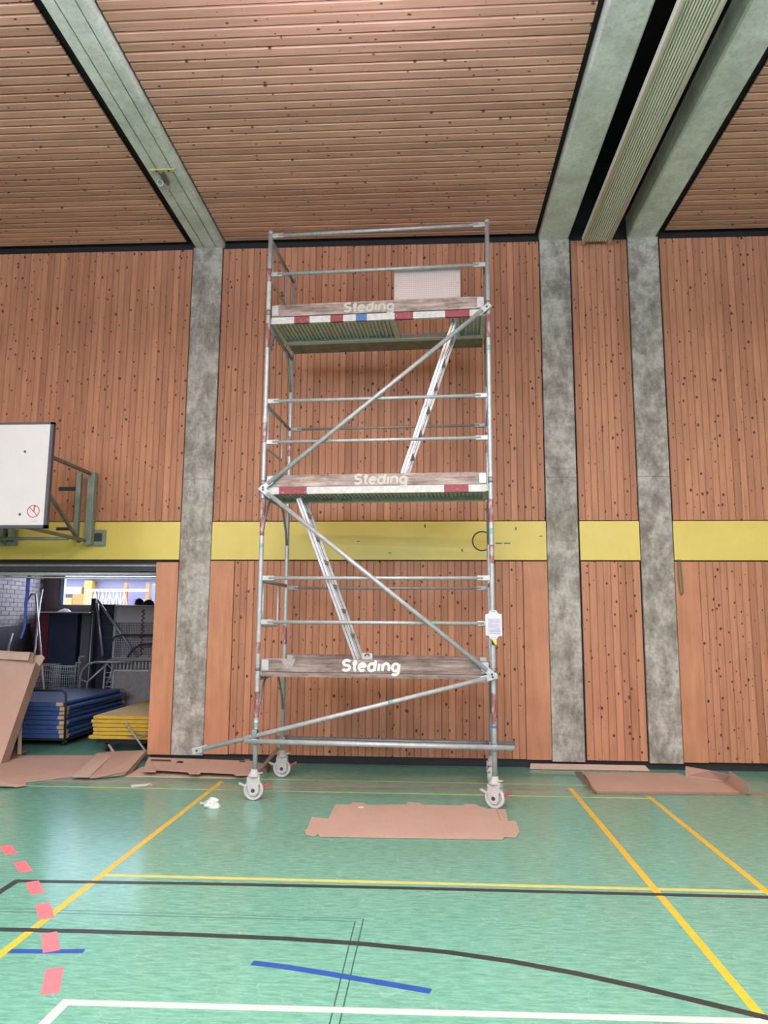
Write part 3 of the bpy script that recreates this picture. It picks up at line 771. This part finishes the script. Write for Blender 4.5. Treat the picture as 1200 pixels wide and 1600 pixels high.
# green strap hanging on the right plywood panel
gs = MB(); p0 = wl(1061, 876, W-.03)
gs.path([(p0.x-.014, W-.022, 2.565), (p0.x-.012, W-.024, 2.35), (p0.x-.002, W-.024, 2.16), (p0.x+.010, W-.026, 2.118), (p0.x+.030, W-.024, 2.14), (p0.x+.028, W-.024, 2.35), (p0.x+.014, W-.022, 2.565)], .0062, 6)
tag(gs.build('hanging_strap', 'strap_green'), 'green strap loop hanging below the yellow band beside the right column', 'strap')

# ------------------------------------------------------------------ storage room
SY = 14.0; SXL = -7.46
mb = MB(); WX0, WX1, WZ0, WZ1 = -7.115, -4.9, 2.01, 3.55
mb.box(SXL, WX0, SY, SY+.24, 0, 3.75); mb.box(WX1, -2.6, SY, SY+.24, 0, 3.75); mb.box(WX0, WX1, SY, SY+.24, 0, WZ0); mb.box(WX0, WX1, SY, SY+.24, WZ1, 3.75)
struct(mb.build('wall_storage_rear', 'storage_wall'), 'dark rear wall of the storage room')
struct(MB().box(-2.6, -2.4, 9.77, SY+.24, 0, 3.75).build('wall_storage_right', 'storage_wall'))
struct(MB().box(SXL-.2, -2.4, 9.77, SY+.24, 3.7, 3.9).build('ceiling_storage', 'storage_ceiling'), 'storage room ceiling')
bw_o = struct(MB().box(SXL-.22, SXL, 9.77, SY+.24, 0, 3.75).build('wall_storage_left', 'mortar'), 'pale brick side wall of the storage room')
me_brick = MB().box(-.015, .012, -.117, .117, -.033, .033).mesh('brick', 'brick_face')
row = 0; z = 1.02
while z < 2.75:
    y = 11.15+(.125 if row % 2 else 0)
    while y < 13.9:
        inst('brick', me_brick, bw_o, (SXL+.003+random.uniform(-.002,.002), y, z)); y += .247
    z += .0765; row += 1
wn = MB(); wn.box(WX0, WX0+.07, SY+.02, SY+.10, WZ0, WZ1); wn.box(WX1-.07, WX1, SY+.02, SY+.10, WZ0, WZ1); wn.box(WX0, WX1, SY+.02, SY+.10, WZ0, WZ0+.03); wn.box(WX0, WX1, SY+.02, SY+.10, WZ1-.06, WZ1)
win = struct(wn.build('window_1', 'window_frame'), 'bright strip window of the storage room')
MB().box(WX0+.05, WX1-.05, SY+.055, SY+.061, WZ0+.02, WZ1-.04).build('pane', 'glass', win)
# door header and track
hd = struct(MB().box(OX0, OX1+.02, W+.04, W+.20, 2.405, OZ).build('trim_1', 'frame_dark'), 'dark steel door header over the storage opening')
MB().box(OX0, OX1+.01, W+.02, W+.04, 2.465, 2.490).build('header_lip', 'galvanised_dark', hd)
MB().path([(OX0, W+.10, 2.372), (OX1-.03, W+.10, 2.372)], .028, 10).build('door_rail', 'galvanised', hd)
MB().path([(OX0, W+.13, 2.325), (OX1-.01, W+.13, 2.325)], .012, 8).build('door_rail', 'galvanised', hd)

# blue strap hanging from the rail
sp = [wl(x, y, W+.16) for x, y in ((48, 894), (44, 906), (43, 925), (40, 945), (40, 965), (38, 982), (33, 997))]
mb = MB()
for i in range(len(sp)-1):
    a, b = sp[i], sp[i+1]; wa = .028-.003*i
    mb.obox((a+b)/2, (wa*2,0,0), (0,.008,0), (b-a)*1.06)
tag(mb.build('webbing_strap', 'strap_blue'), 'blue webbing strap hanging from the door rail', 'strap')

# cabinet under the window
cb = thing('storage_cabinet', 'tall dark storage cabinet with red and navy doors under the window', 'cabinet', (-6.87, 13.70, 0))
MB().box(-.42, .40, -.20, .22, 0, 1.875).build('body', 'cabinet_blue', cb)
MB().box(-.42, -.145, -.225, -.20, .05, 1.86).build('door', 'cabinet_red', cb); MB().box(-.135, .40, -.225, -.20, .05, 1.86).build('door', 'cabinet_blue', cb)
MB().box(-.43, .62, -.24, .22, 1.875, 1.90).build('top', 'cabinet_top_lit', cb); MB().box(.44, .60, -.15, .22, 0, 1.875).build('side_locker', 'cabinet_grey', cb)  # pale cabinet top has window light put into its colour
pp = MB(); rr = random.Random(3); vs = []
for i in range(9):
    t_ = 2*math.pi*i/9; vs.append((.14*math.cos(t_)*rr.uniform(.7,1.1), .09*math.sin(t_)*rr.uniform(.7,1.1), 0))
vs.append((-.02, 0, .065)); vs.append((.05, .01, .05))
pp.add(vs, [(i, (i+1) % 9, 9 if i in (3,4,5,6) else 10) for i in range(9)]+[(3,10,9),(7,9,10)][:2]+[tuple(range(9))[::-1]])
tag(pp.build('crumpled_paper', 'paper', None, (-6.79, 13.62, 1.901)), 'crumpled white paper on top of the dark cabinet', 'paper')
# black mat leaning on the brick wall, and poles
lm = MB().panel([(-7.43, 11.6, 1.56), (-7.43, 13.42, 1.66), (-7.12, 13.42, 0.002), (-7.12, 11.6, 0.002)], .10)
tag(lm.build('crash_mat', 'pad_black', bevel=.02), 'black padded mat leaning against the pale brick wall', 'mat')
for i, (pa, pb, Yt, Yb, lb, mt) in enumerate((((66, 921), (53, 1030), 13.3, 12.6, 'long steel pole leaning beside the dark red cabinet door', 'tube_steel'),
        ((56, 928), (60, 975), 12.9, 12.75, 'short bent steel pole against the brick wall', 'tube_steel'), ((19, 990), (12, 1030), 12.0, 11.8, 'steel pole end above the leaning cardboard', 'tube_steel'))):
    a = wl(*pa, Yt); b = wl(*pb, Yb); d = b-a; e = a+d*(a.z/(a.z-b.z)) if i != 1 else a+d*(a.z/(a.z-b.z))
    e.z = .0
    pts = [a+Vector((.0,.0,.0)), a+(e-a)*.12+Vector((-.02,0,0)), a+(e-a)*.5, e+Vector((0,0,.012))]
    if i == 1: pts = [a+Vector((-.16,0,-.13)), a+Vector((-.08,0,0)), a, a+(e-a)*.5, e+Vector((0,0,.012))]
    tag(MB().path(pts, .020, 8).build('pole', mt), lb, 'pole')

# wire baskets
def basket(x0, x1, y0, y1, z0, z1, lb):
    o = thing('wire_basket', lb, 'basket', ((x0+x1)/2, (y0+y1)/2, z0))
    hx, hy, hz = (x1-x0)/2, (y1-y0)/2, z1-z0
    rim = MB().path([(-hx,-hy,hz),(hx,-hy,hz),(hx,hy,hz),(-hx,hy,hz)], .007, 6, closed=True).build('rim', 'wire', o)
    mb = MB(); n = 9
    for i in range(n+1):
        x = -hx+2*hx*i/n
        for s in (-1, 1): mb.path([(x, s*hy, 0), (x, s*hy, hz)], .003, 4)
    for i in range(7):
        y = -hy+2*hy*i/6
        for s in (-1, 1): mb.path([(s*hx, y, 0), (s*hx, y, hz)], .003, 4)
    for k in range(5):
        zz = hz*k/5; mb.path([(-hx,-hy,zz),(hx,-hy,zz),(hx,hy,zz),(-hx,hy,zz)], .003, 4, closed=True)
    for i in range(6):
        x = -hx+2*hx*i/5; mb.path([(x,-hy,0.004),(x,hy,0.004)], .003, 4)
    mb.build('wire_cage', 'wire', o)
    for sx_ in (-1, 1):
        for sy_ in (-1, 1): MB().path([(sx_*hx, sy_*hy, -z0), (sx_*hx, sy_*hy, .02)], .010, 6).build('leg', 'wire', o)
basket(-6.99, -6.65, 12.92, 13.30, .50, .96, 'left wire basket behind the blue mats')
basket(-6.61, -6.27, 12.86, 13.26, .50, .935, 'right wire basket behind the blue mats')

# blue gym mats on their trolley
ct = thing('mat_trolley', 'dark low trolley with hoop handle carrying the blue mats', 'trolley', (-5.68, 11.5, 0))
MB().box(-.60, .60, -1.05, 1.05, .085, .115).build('platform', 'cart_green', ct)
hx = .60
MB().path([(-hx, -1.10, .10), (-hx, -1.12, .70), (-hx+.02, -1.12, .755), (-hx+.07, -1.12, .78), (hx-.07, -1.12, .78), (hx-.02, -1.12, .755), (hx, -1.12, .70), (hx+.01, -1.10, .10)], .017, 8).build('hoop_handle', 'cart_green', ct)
for sx_ in (-1, 1):
    for sy_ in (-1, 1):
        MB().path([(sx_*.52-.018, sy_*.92, .045), (sx_*.52+.018, sy_*.92, .045)], .045, 14).build('wheel', 'dark_rubber', ct)
        MB().box(sx_*.52-.026, sx_*.52+.026, sy_*.92-.02, sy_*.92+.02, .045, .09).build('wheel_fork', 'galvanised_dark', ct)
def mat_mesh(w, d, h, m0, m1):
    c = .016 if h > .05 else .012
    poly = [(-w/2+c, 0), (w/2-c, 0), (w/2, c), (w/2, h-c), (w/2-c, h), (-w/2+c, h), (-w/2, h-c), (-w/2, c)]
    return MB().prism(poly, 1, -d/2, d/2).mesh('pad', [m0])
ORD = ('bottom', 'second from the bottom', 'third from the bottom', 'fourth from the bottom', 'fourth from the top', 'third from the top', 'second from the top', 'top')
me_blue = mat_mesh(1.15, 2.12, .057, 'mat_blue', 'mat_blue'); me_top = mat_mesh(1.15, 2.12, .057, 'mat_blue_top', 'mat_blue_top')
me_cn = MB().box(-.09, .007, -.007, .08, .003, .054).mesh('corner_patch', 'mat_corner')
rr = random.Random(11)
for i in range(8):
    dx = rr.uniform(-.055, .045); dy = rr.uniform(-.015, .045); rz = rr.uniform(-.025, .02)
    if i == 7: dx, dy, rz = -.07, .0, .01
    m = thing('gym_mat', ORD[i]+' mat of the blue gym mat stack', 'gym mat', (-5.67+dx, 11.50+dy, .1155+.0625*i), rz, 'blue gym mats')
    inst('pad', me_blue, m)
    for sx_, sy_ in ((1, -1), (1, 1), (-1, -1), (-1, 1)):
        inst('corner_patch', me_cn, m, (sx_*.575, sy_*1.06, 0), (0, 0, 0), (sx_, -sy_, 1))
# yellow mats
ct = thing('mat_trolley', 'dark low trolley under the yellow mats by the opening jamb', 'trolley', (-3.95, 11.05, 0))
MB().box(-.52, .55, -.98, .95, .13, .19).build('platform', 'cart_green', ct)
for sx_ in (-1, 1):
    for sy_ in (-1, 1):
        MB().path([(sx_*.42-.018, sy_*.85, .065), (sx_*.42+.018, sy_*.85, .065)], .065, 14).build('wheel', 'dark_rubber', ct)
me_yel = mat_mesh(1.14, 2.05, .044, 'mat_yellow', 'mat_yellow')
ORD6 = ('bottom', 'second from the bottom', 'third from the bottom', 'third from the top', 'second from the top', 'top')
for i in range(6):
    dx = (-.045, .01, .0, -.01, -.03, .0)[i]; dy = rr.uniform(-.012, .012)
    m = thing('gym_mat', ORD6[i]+' mat of the yellow gym mat stack', 'gym mat', (-3.93+dx, 11.03+dy, .192+.0515*i), rr.uniform(-.006,.006), 'yellow gym mats')
    inst('pad', me_yel, m)
    MB().box(-.56, .56, -1.028, -1.02, .018, .022).build('seam', 'mat_yellow_edge', m)
a, b = wl(196, 1128, 9.96), wl(226, 1172, 9.92)
st = MB(); st.obox((a+b)/2, (.03,0,0), (0,.008,0), b-a)
st.path([wl(205,1143,9.97), wl(222,1148,9.95), wl(234,1144,9.97)], .005, 6); st.path([wl(200,1150,9.97), wl(218,1153,9.95), wl(232,1149,9.97)], .005, 6)
tag(st.build('webbing_strap', 'galvanised_dark'), 'grey buckled strap hanging over the yellow mats', 'strap')

# tall dark frame trolley with diagonal tubes
fr = thing('frame_trolley', 'tall dark upright trolley with diagonal tubes left of the mesh cage', 'trolley', (-5.67, 12.95, 0))
MB().box(-.30, -.22, -.05, .05, .0, 2.13).build('upright', 'frame_dark', fr)
MB().box(-.20, .17, .06, .26, .05, 2.03).build('padded_core', 'navy_vinyl', fr, bevel=.02)
for k in range(9): MB().box(-.205, .175, .050, .06, .30+.19*k, .31+.19*k).build('core_seam', 'frame_dark', fr)
for (x0, z0, x1, z1) in ((-.19, 2.10, .60, 1.12), (-.20, 2.05, -.01, 1.13)):
    MB().path([(x0, -.03, z0), (x1, -.10, z1)], .022, 8).build('diagonal_tube', 'tube_steel', fr)
MB().path([(-.26, -.08, 0), (-.24, -.08, 1.9)], .014, 6).build('rod', 'tube_steel', fr)

# mesh cage trolley
cg = thing('mesh_cage_trolley', 'wire mesh cage trolley under the storage window', 'trolley', (-5.13, 13.22, 0))
gx, g0, g1 = .50, .15, 2.0
fm = MB()
for s in (-1, 1):
    for yy in (-.25, .25): fm.path([(s*gx-.0 if s > 0 else -.42, yy, g0), (s*gx if s > 0 else -.42, yy, g1)], .020, 8)
for zz in (g0, 1.09, g1):
    for yy in (-.25, .25): fm.path([(-.42, yy, zz), (gx, yy, zz)], .018, 8)
    for xx in (-.42, gx): fm.path([(xx, -.25, zz), (xx, .25, zz)], .018, 8)
fm.build('cage_frame', 'wire_white', cg)
gm = MB(); x = -.40
while x < gx: gm.box(x-.0035, x+.0035, -.254, -.248, g0, g1); x += .030
z = g0+.03
while z < g1: gm.box(-.42, gx, -.250, -.244, z-.0035, z+.0035); z += .030
o = gm.build('wire_mesh', 'wire_white', cg); o['kind'] = 'stuff'
MB().box(-.40, gx-.02, .0, .22, 1.12, 1.80).build('load', 'cabinet_grey', cg); MB().box(-.40, gx-.02, .0, .22, g0+.02, 1.10).build('load', 'navy_vinyl', cg)
MB().box(-.40, gx-.02, -.258, -.252, 1.72, 1.98).build('top_panel', 'wire_white', cg)
zig = []
for k in range(22): zig.append((.09+(.022 if k % 2 else -.022), -.262, 1.14+k*.038))
MB().path(zig, .013, 5).build('lacing', 'cabinet_red', cg)
for s in (-.36, .44):
    for yy in (-.2, .2): MB().path([(s-.015, yy, .06), (s+.015, yy, .06)], .06, 12).build('wheel', 'dark_rubber', cg)
    MB().box(s-.03, s+.03, -.25, .25, .10, .15).build('wheel_rail', 'frame_dark', cg)
bp = thing('dark_bundle', 'small dark lumpy bundle lying on top of the mesh cage', 'bundle', (-5.08, 13.10, 2.018))
for (x, y, sx_, sz_) in ((-.10, 0, .09, .125), (.07, .01, .10, .105), (-.02, 0, .16, .065)):
    mb = MB(); vs = []; fs = []
    for i in range(5):
        for k in range(10):
            ph = math.pi/2*i/4; tt = 2*math.pi*k/10; j = 1+.12*math.sin(3*tt+i)
            vs.append((x+sx_*j*math.cos(ph)*math.cos(tt), y+.08*j*math.cos(ph)*math.sin(tt), sz_*math.sin(ph)))
    for i in range(4):
        for k in range(10): fs.append((i*10+k, i*10+(k+1) % 10, (i+1)*10+(k+1) % 10, (i+1)*10+k))
    mb.add(vs, fs, 0, True); mb.build('lump', 'pad_black', bp)

# two mini trampolines standing upright in front of the cage
def trampoline(x, y, w, h, lb, z0=.02, tilt=-.06):
    o = thing('mini_trampoline', lb, 'trampoline', (x, y, z0)); o.rotation_euler = (tilt, 0, 0)
    r = .11
    def rr4(hw, z0, z1, r):
        return (arc3((hw-r, 0, z1-r), r, 0, math.pi/2, 5, (1,0,0), (0,0,1))+arc3((-hw+r, 0, z1-r), r, math.pi/2, math.pi, 5, (1,0,0), (0,0,1)) +
                arc3((-hw+r, 0, z0+r), r, math.pi, 1.5*math.pi, 5, (1,0,0), (0,0,1))+arc3((hw-r, 0, z0+r), r, 1.5*math.pi, 2*math.pi, 5, (1,0,0), (0,0,1)))
    MB().path(rr4(w/2, 0, h, r), .021, 8, closed=True).build('outer_frame', 'tube_steel', o)
    MB().box(-w/2+.17, w/2-.17, -.006, .006, .17, h-.19).build('bed', 'trampoline_bed', o)
    MB().path(rr4(w/2-.16, .16, h-.18, .03), .016, 6, closed=True).build('bed_rim', 'wire', o)
    sp = MB(); n = 11
    for i in range(n):
        xx = -w/2+.20+(w-.40)*i/(n-1)
        sp.path([(xx, 0, h-.16), (xx, 0, h-.025)], .014, 5); sp.path([(xx, 0, .025), (xx, 0, .15)], .010, 5)
    for i in range(9):
        zz = .2+(h-.42)*i/8
        for s in (-1, 1): sp.path([(s*(w/2-.15), 0, zz), (s*(w/2-.03), 0, zz)], .010, 5)
    for s in (-1, 1):
        for q in (0, 1): sp.path([(s*(w/2-.17), 0, h-.20), (s*(w/2-.03-.06*q), 0, h-.07+.03*q)], .010, 5)
    sp.build('springs', 'wire_white', o)
    for s in (-1, 1):
        MB().path([(s*(w/2-.20), -.02, h), (s*(w/2-.20), -.16, h-.16), (s*(w/2-.14), -.20, h-.42)], .016, 8).build('folding_leg', 'tube_steel', o)
    return o
trampoline(-5.09, 12.78, 1.06, 1.05, 'lower mini trampoline standing upright before the mesh cage')
tb = thing('tubular_stand', 'bent steel tube stand between the dark frame and the trampoline', 'stand', (-5.73, 12.72, 0))
MB().path([(-.27, 0, 0), (-.27, 0, .78), (-.24, 0, .90), (-.15, 0, .99), (-.02, 0, 1.035), (.60, 0, 1.045)], .020, 8).build('bent_tube', 'tube_steel', tb)
MB().path([(-.12, -.04, 0), (-.12, -.04, .70), (.22, -.04, 1.02)], .018, 8).build('strut', 'tube_steel', tb)
MB().path([(-.26, -.02, .74), (-.12, -.04, .70)], .014, 8).build('link', 'tube_steel', tb)
for (x0, zt) in ((-.38, 1.02), (-.33, 1.12)):
    MB().path([(x0, .05, 0), (x0, .05, zt), (x0+.09, .05, zt)], .016, 6).build('upright', 'tube_steel', tb)
a = MB()
a.path([(.16, .06, 1.10), (.19, .06, 1.30), (.27, .06, 1.46), (.40, .06, 1.50), (1.0, .06, 1.50)], .016, 8)
a.path([(.54, .02, 1.12), (.62, .02, 1.25), (.76, .02, 1.34), (1.0, .02, 1.35)], .018, 8)
a.build('upper_bow', 'frame_dark', tb)

# outside the storage window
struct(MB().box(-30, 10, 14.6, 60, -.3, -.02).build('ground_outside', 'asphalt'), 'paved yard outside')
hs = thing('neighbour_building', 'pale building with orange frames seen through the storage window', 'building', (-10.0, 24.0, 0))
MB().box(-8, 6, 0, 5, 0, 3.05).build('wall', 'facade_lilac', hs); MB().box(-8, 6, -.3, 5, 3.05, 3.5).build('white_band', 'facade_white', hs); MB().box(-8, 6, 0, 5, 3.5, 8.6).build('added_upper_wall', 'facade_white', hs)  # unseen upper storey with windows and roof added to dim the floor reflection
for k in range(6): MB().box(-6.6+2*k, -5.4+2*k, -.04, 0, 4.6, 6.2).build('window', 'facade_glass', hs)
MB().box(-8.2, 6.2, -.4, 5.2, 8.6, 8.8).build('roof', 'frame_dark', hs)
MB().box(1.05, 6, -.35, 0, 0, 2.90).build('wing', 'facade_blue', hs)
MB().box(-8, -1.35, -.25, 0, 2.55, 2.78).build('white_band', 'facade_white', hs); MB().box(-8, -1.55, -.25, 0, 2.30, 2.42).build('yellow_band', 'facade_yellow', hs)
MB().box(-1.95, -1.62, -.3, 0, 0, 2.42).build('yellow_pier', 'facade_yellow', hs); MB().box(-1.60, -1.22, -.3, 0, 0, 2.55).build('orange_pier', 'facade_orange', hs); MB().box(-1.22, -.98, -.32, 0, 0, 2.98).build('yellow_pier', 'facade_yellow', hs)
for x in (.28, 1.0): MB().box(x-.05, x+.05, -.6, -.5, 0, 2.9).build('orange_post', 'facade_orange', hs)
rl = MB(); rl.box(-1.0, 1.05, -.65, -.58, 2.62, 2.70); rl.box(-1.0, 1.05, -.65, -.58, 2.14, 2.18)
k = 0; x = -.95
while x < .3:
    rl.path([(x, -.61, 2.15 if k % 2 else 2.6), (x+.12, -.61, 2.6 if k % 2 else 2.15)], .016, 4); rl.box(x-.012, x+.012, -.62, -.60, 2.15, 2.62); x += .12; k += 1
rl.build('railing', 'facade_white', hs)
MB().box(-8, -1.95, -.1, 0, .6, 2.30).build('glazing', 'facade_glass', hs); MB().box(.4, .95, -.2, 0, 1.2, 2.40).build('glazing', 'facade_glass', hs)

# ------------------------------------------------------------------ cardboard and litter
TH = .006
def flat(mb, px, z0, t=TH, m=0):
    mb.prism([tuple(fl(x, y))[:2] for x, y in px], 2, z0, z0+t, m)
D = [(524,1258),(548,1258.5),(551,1255),(569,1256),(572,1259),(635,1258.5),(638,1254.5),(655,1256),(660,1259),(723,1260),(726,1257.5),(744,1258.5),(750,1262),(762,1265),(790,1266),(794,1285),(806,1284),(812,1302),(806,1310),(789,1309),(785,1313),(500,1308.5),(497,1305),(493,1308),(478,1306),(476,1299),(480,1297),(487,1278),(513,1281)]
o = MB(); flat(o, D, .004); o = o.build('cardboard_sheet', ['cardboard']); tag(o, 'flattened brown cardboard box on the green floor before the scaffold', 'cardboard')
sc_ = MB(); sc_.box(*sorted((fl(774,1263).x, fl(774,1263).x+.006)), fl(778,1284).y, fl(774,1263).y, .0102, .0112); sc_.build('crease', 'cardboard_edge', o)
pt = fl(564,1263); MB().prism(disc_pts(.028, 14, pt.x, pt.y), 2, .0101, .0118).build('paper_spot', 'paper', o)

# right tray-like carton with raised flaps
z0 = .016
P = lambda x, y, z=z0: fl(x, y, z)
cbx = thing('cardboard_tray', 'flattened brown carton with raised flaps by the right columns', 'cardboard')
MB().panel([P(913,1207), P(930,1236.5), P(1159,1238.5), P(1134,1222), P(1071,1212.5), P(1060,1208)], TH).build('base', 'cardboard', cbx)
MB().panel([P(898,1206,.004), P(908,1206,.05), P(933,1238,.03), P(930,1241,.002)], .005).build('flap', 'cardboard_dark', cbx)
MB().panel([P(909,1203,.09), P(915,1208), P(929,1237), P(921,1222,.07)], .005).build('flap', 'cardboard', cbx)
MB().panel([P(1071,1213), P(1134,1222), P(1139,1211,.12), P(1109,1204,.13), P(1071,1197.5,.13)], .005).build('flap', 'cardboard', cbx)
MB().panel([P(1134,1222), P(1159,1239), P(1172,1241,.03), P(1169,1224,.15), P(1139,1204.5,.16)], .005).build('flap', 'cardboard', cbx)
MB().panel([P(930,1237), P(1159,1239), P(1173,1242.5,.002), P(930,1240.5,.002)], .005).build('flap', 'cardboard_edge', cbx)
# thin strip along the plinth behind it
o = MB().panel([(1.24, 9.535, .060), (2.62, 9.535, .060), (2.65, 9.455, .014), (1.22, 9.455, .014)][::-1], .012).build('cardboard_strip', 'cardboard_light')
tag(o, 'narrow pale cardboard strip lying along the black plinth', 'cardboard')
for x in (1.95, 2.42): MB().box(x-.004, x+.004, 9.440, 9.452, .006, .02).build('crease', 'cardboard_edge', o)

# flat carton left of the front left caster
cc = thing('cardboard_carton', 'flattened printed carton lying along the wall under the left column', 'cardboard')
base = [(200,1212.5), (214,1207), (404,1213.5), (398,1216)]
P = lambda x, y, z: fl(x, y, z)
MB().panel([P(196,1212.5,.006), P(400,1216,.006), P(412,1202,.006), P(222,1198,.006)][::1], .004).build('lower_sheet', 'cardboard_light', cc)
z1 = .055
top = [(222,1205), (243,1206), (245,1203), (293,1206), (296,1209), (312,1209), (314,1206.5), (364,1208.5), (368,1211.5), (388,1211), (402,1192), (400,1189), (232,1183)]
vs = []
for (x, y) in top:
    zz = z1 if y > 1195 else .09
    vs.append(P(x, y, zz))
MB().panel(vs, .006).build('upper_sheet', 'cardboard', cc)
q = P(255,1186.5,.095); MB().panel([P(236,1187.5,.0935), P(267,1188.6,.0935), P(267,1187.2,.0955), P(236,1186.2,.0955)], .0015).build('print', 'ink', cc)
for x in (280, 377): MB().panel([P(x-4,1190.5,.0905), P(x+6,1191,.0905), P(x+6,1189.2,.0925), P(x-2,1188.6,.0925)], .0015).build('hand_hole', 'ink', cc)
for s in (0, 1): MB().panel([P(226+s*168,1206,.007), P(232+s*168,1206,.007), P(240+s*150,1186,.085), P(232+s*150,1186,.085)], .004).build('support_flap', 'cardboard_dark', cc)
# crumpled piece behind the caster
o = MB()
o.panel([fl(394,1211), fl(417,1208), fl(416,1195,.10), fl(400,1190,.14)], .006, 0)
o.panel([fl(417,1208), fl(424,1200), fl(421,1190,.10), fl(416,1195,.10)], .006, 0)
o.panel([fl(408,1196,.08), fl(412,1199,.08), wl(437,1170,8.62), wl(433,1166,8.62)], .008, 0)
tag(o.build('cardboard_scrap', ['cardboard_dark']), 'crumpled dark brown cardboard scrap beside the rear left caster', 'cardboard')

# large sheets spread before the storage opening
cs = thing('cardboard_sheet', 'large creased cardboard sheet spread on the floor before the storage opening', 'cardboard')
MB().panel([Vector((-6.4, 8.05, .012)), fl(0,1222,.012), fl(40,1222,.012), fl(118,1212,.012), fl(160,1180,.02), fl(60,1180,.012), Vector((-6.4, 9.6, .012))], .007).build('main_sheet', 'cardboard', cs)
MB().panel([Vector((-6.4, 8.05, .014)), Vector((-6.4, 7.85, .06)), fl(6,1222,.07), fl(24,1229.5,.02), fl(42,1227,.015), fl(40,1222,.014), fl(0,1222,.014)], .005).build('curled_edge', 'cardboard', cs)
cs2 = thing('cardboard_sheet', 'torn cardboard sheet with a pale strip beside the plywood jamb', 'cardboard')
e = .055
MB().panel([fl(113,1214,.03), fl(150,1215,.025), fl(200,1204,e), fl(229,1172,.13), fl(176,1174,.06), fl(150,1177,.04)], .006).build('main_sheet', 'cardboard', cs2)
MB().panel([fl(113,1213.2,.036), fl(139,1214,.034), fl(174,1181,.066), fl(154,1176,.052)], .003).build('pale_strip', 'cardboard_light', cs2)
MB().panel([fl(140,1217,.012), fl(193,1212,.012), fl(200,1204,e), fl(150,1214,.026)], .005).build('folded_edge', 'cardboard_dark', cs2)
MB().panel([fl(193,1213,.004), fl(206,1208,.004), fl(233,1170,.13), fl(226,1172,.13), fl(200,1203,e)], .005).build('side_flap', 'cardboard_dark', cs2)
MB().panel([fl(168,1164,.09), fl(171,1162,.11), fl(179,1174,.06), fl(175,1175,.05)], .004).build('torn_tab', 'cardboard_light', cs2)

# big carton standing tilted in the opening
cl = thing('cardboard_carton', 'big brown carton sheet standing tilted at the left of the storage opening', 'cardboard')
b0, b1 = Vector((-6.5, 9.16, .02)), Vector((-5.25, 9.16, .02)); t0, t1 = Vector((-6.7, 9.95, 1.30)), wl(56, 1034, 9.93)
MB().panel([b0, b1, t1, t0], .008).build('face', 'cardboard', cl)
sd = Vector((.030, .13, -.02))
MB().panel([b1, b1+sd*.9, t1+sd, t1], .006).build('side_flap', 'cardboard_dark', cl)
MB().panel([wl(46,1030,9.93), t1, wl(62,1041,9.98), wl(70,1028,10.0), wl(66,1023,10.02), wl(55,1024,10.02)], .006).build('corner_flap', 'cardboard_light', cl)
f0, f1 = t0+Vector((0,.0,.04)), wl(46,1021,9.90)
MB().panel([t0, t0+(t1-t0)*.94, f1+Vector((0,.10,.005)), f0+Vector((0,.10,.05))], .006).build('top_fold', 'cardboard', cl)
MB().panel([t0+Vector((0,-.02,-.035)), wl(44,1032,9.86), wl(47,1019,9.84), t0+Vector((0,-.06,.05))], .006).build('top_fold', 'cardboard_light', cl)
MB().panel([wl(44,1033,9.87), wl(51,1036,9.86), wl(53,1022,9.9), wl(48,1019,9.9)], .005).build('torn_tab', 'cardboard_dark', cl)
MB().panel([wl(27,1182,9.72), wl(33,1180,9.72), wl(34,1125,9.85), wl(29,1130,9.85)], .006).build('support_flap', 'cardboard_light', cl)
MB().panel([Vector((-6.3, 9.22, .02)), Vector((-5.25, 9.22, .02)), Vector((-5.35, 9.98, .03)), Vector((-6.3, 9.98, .03))], .006).build('bottom_flap', 'cardboard_dark', cl)

# paper label and plastic wrap on the floor
o = MB(); flat(o, [(205,1230.5), (238,1228), (236,1224.5), (204,1227)], .003, .0012); o = tag(o.build('paper_label', 'paper'), 'small white paper label lying on the floor near the cardboard', 'label')
k = MB(); flat(k, [(228,1228.2), (236,1227.8), (235,1226.4)], .0042, .0008); k.build('print', 'ink', o)
mb = MB(); rr = random.Random(5)
c0 = fl(330,1262); vs = []; fs = []
for i in range(7):
    for k_ in range(12):
        ph = math.pi*.5*i/6; tt = 2*math.pi*k_/12; j = rr.uniform(.72, 1.15)
        vs.append((c0.x+.085*j*math.cos(ph)*math.cos(tt), c0.y+.02+.07*j*math.cos(ph)*math.sin(tt), .002+.085*math.sin(ph)*rr.uniform(.8,1.1)))
for i in range(6):
    for k_ in range(12): fs.append((i*12+k_, i*12+(k_+1) % 12, (i+1)*12+(k_+1) % 12, (i+1)*12+k_))
mb.add(vs, fs, 0)
t0_ = [fl(x, y, z) for x, y, z in ((313,1253,.0), (322,1254,.03), (329,1256,.045), (326,1259,.02), (320,1257,.01), (313,1257,.0))]
mb.panel(t0_, .004)
tag(mb.build('plastic_wrap', 'plastic_wrap'), 'crumpled translucent plastic wrap on the floor by the yellow line', 'plastic')
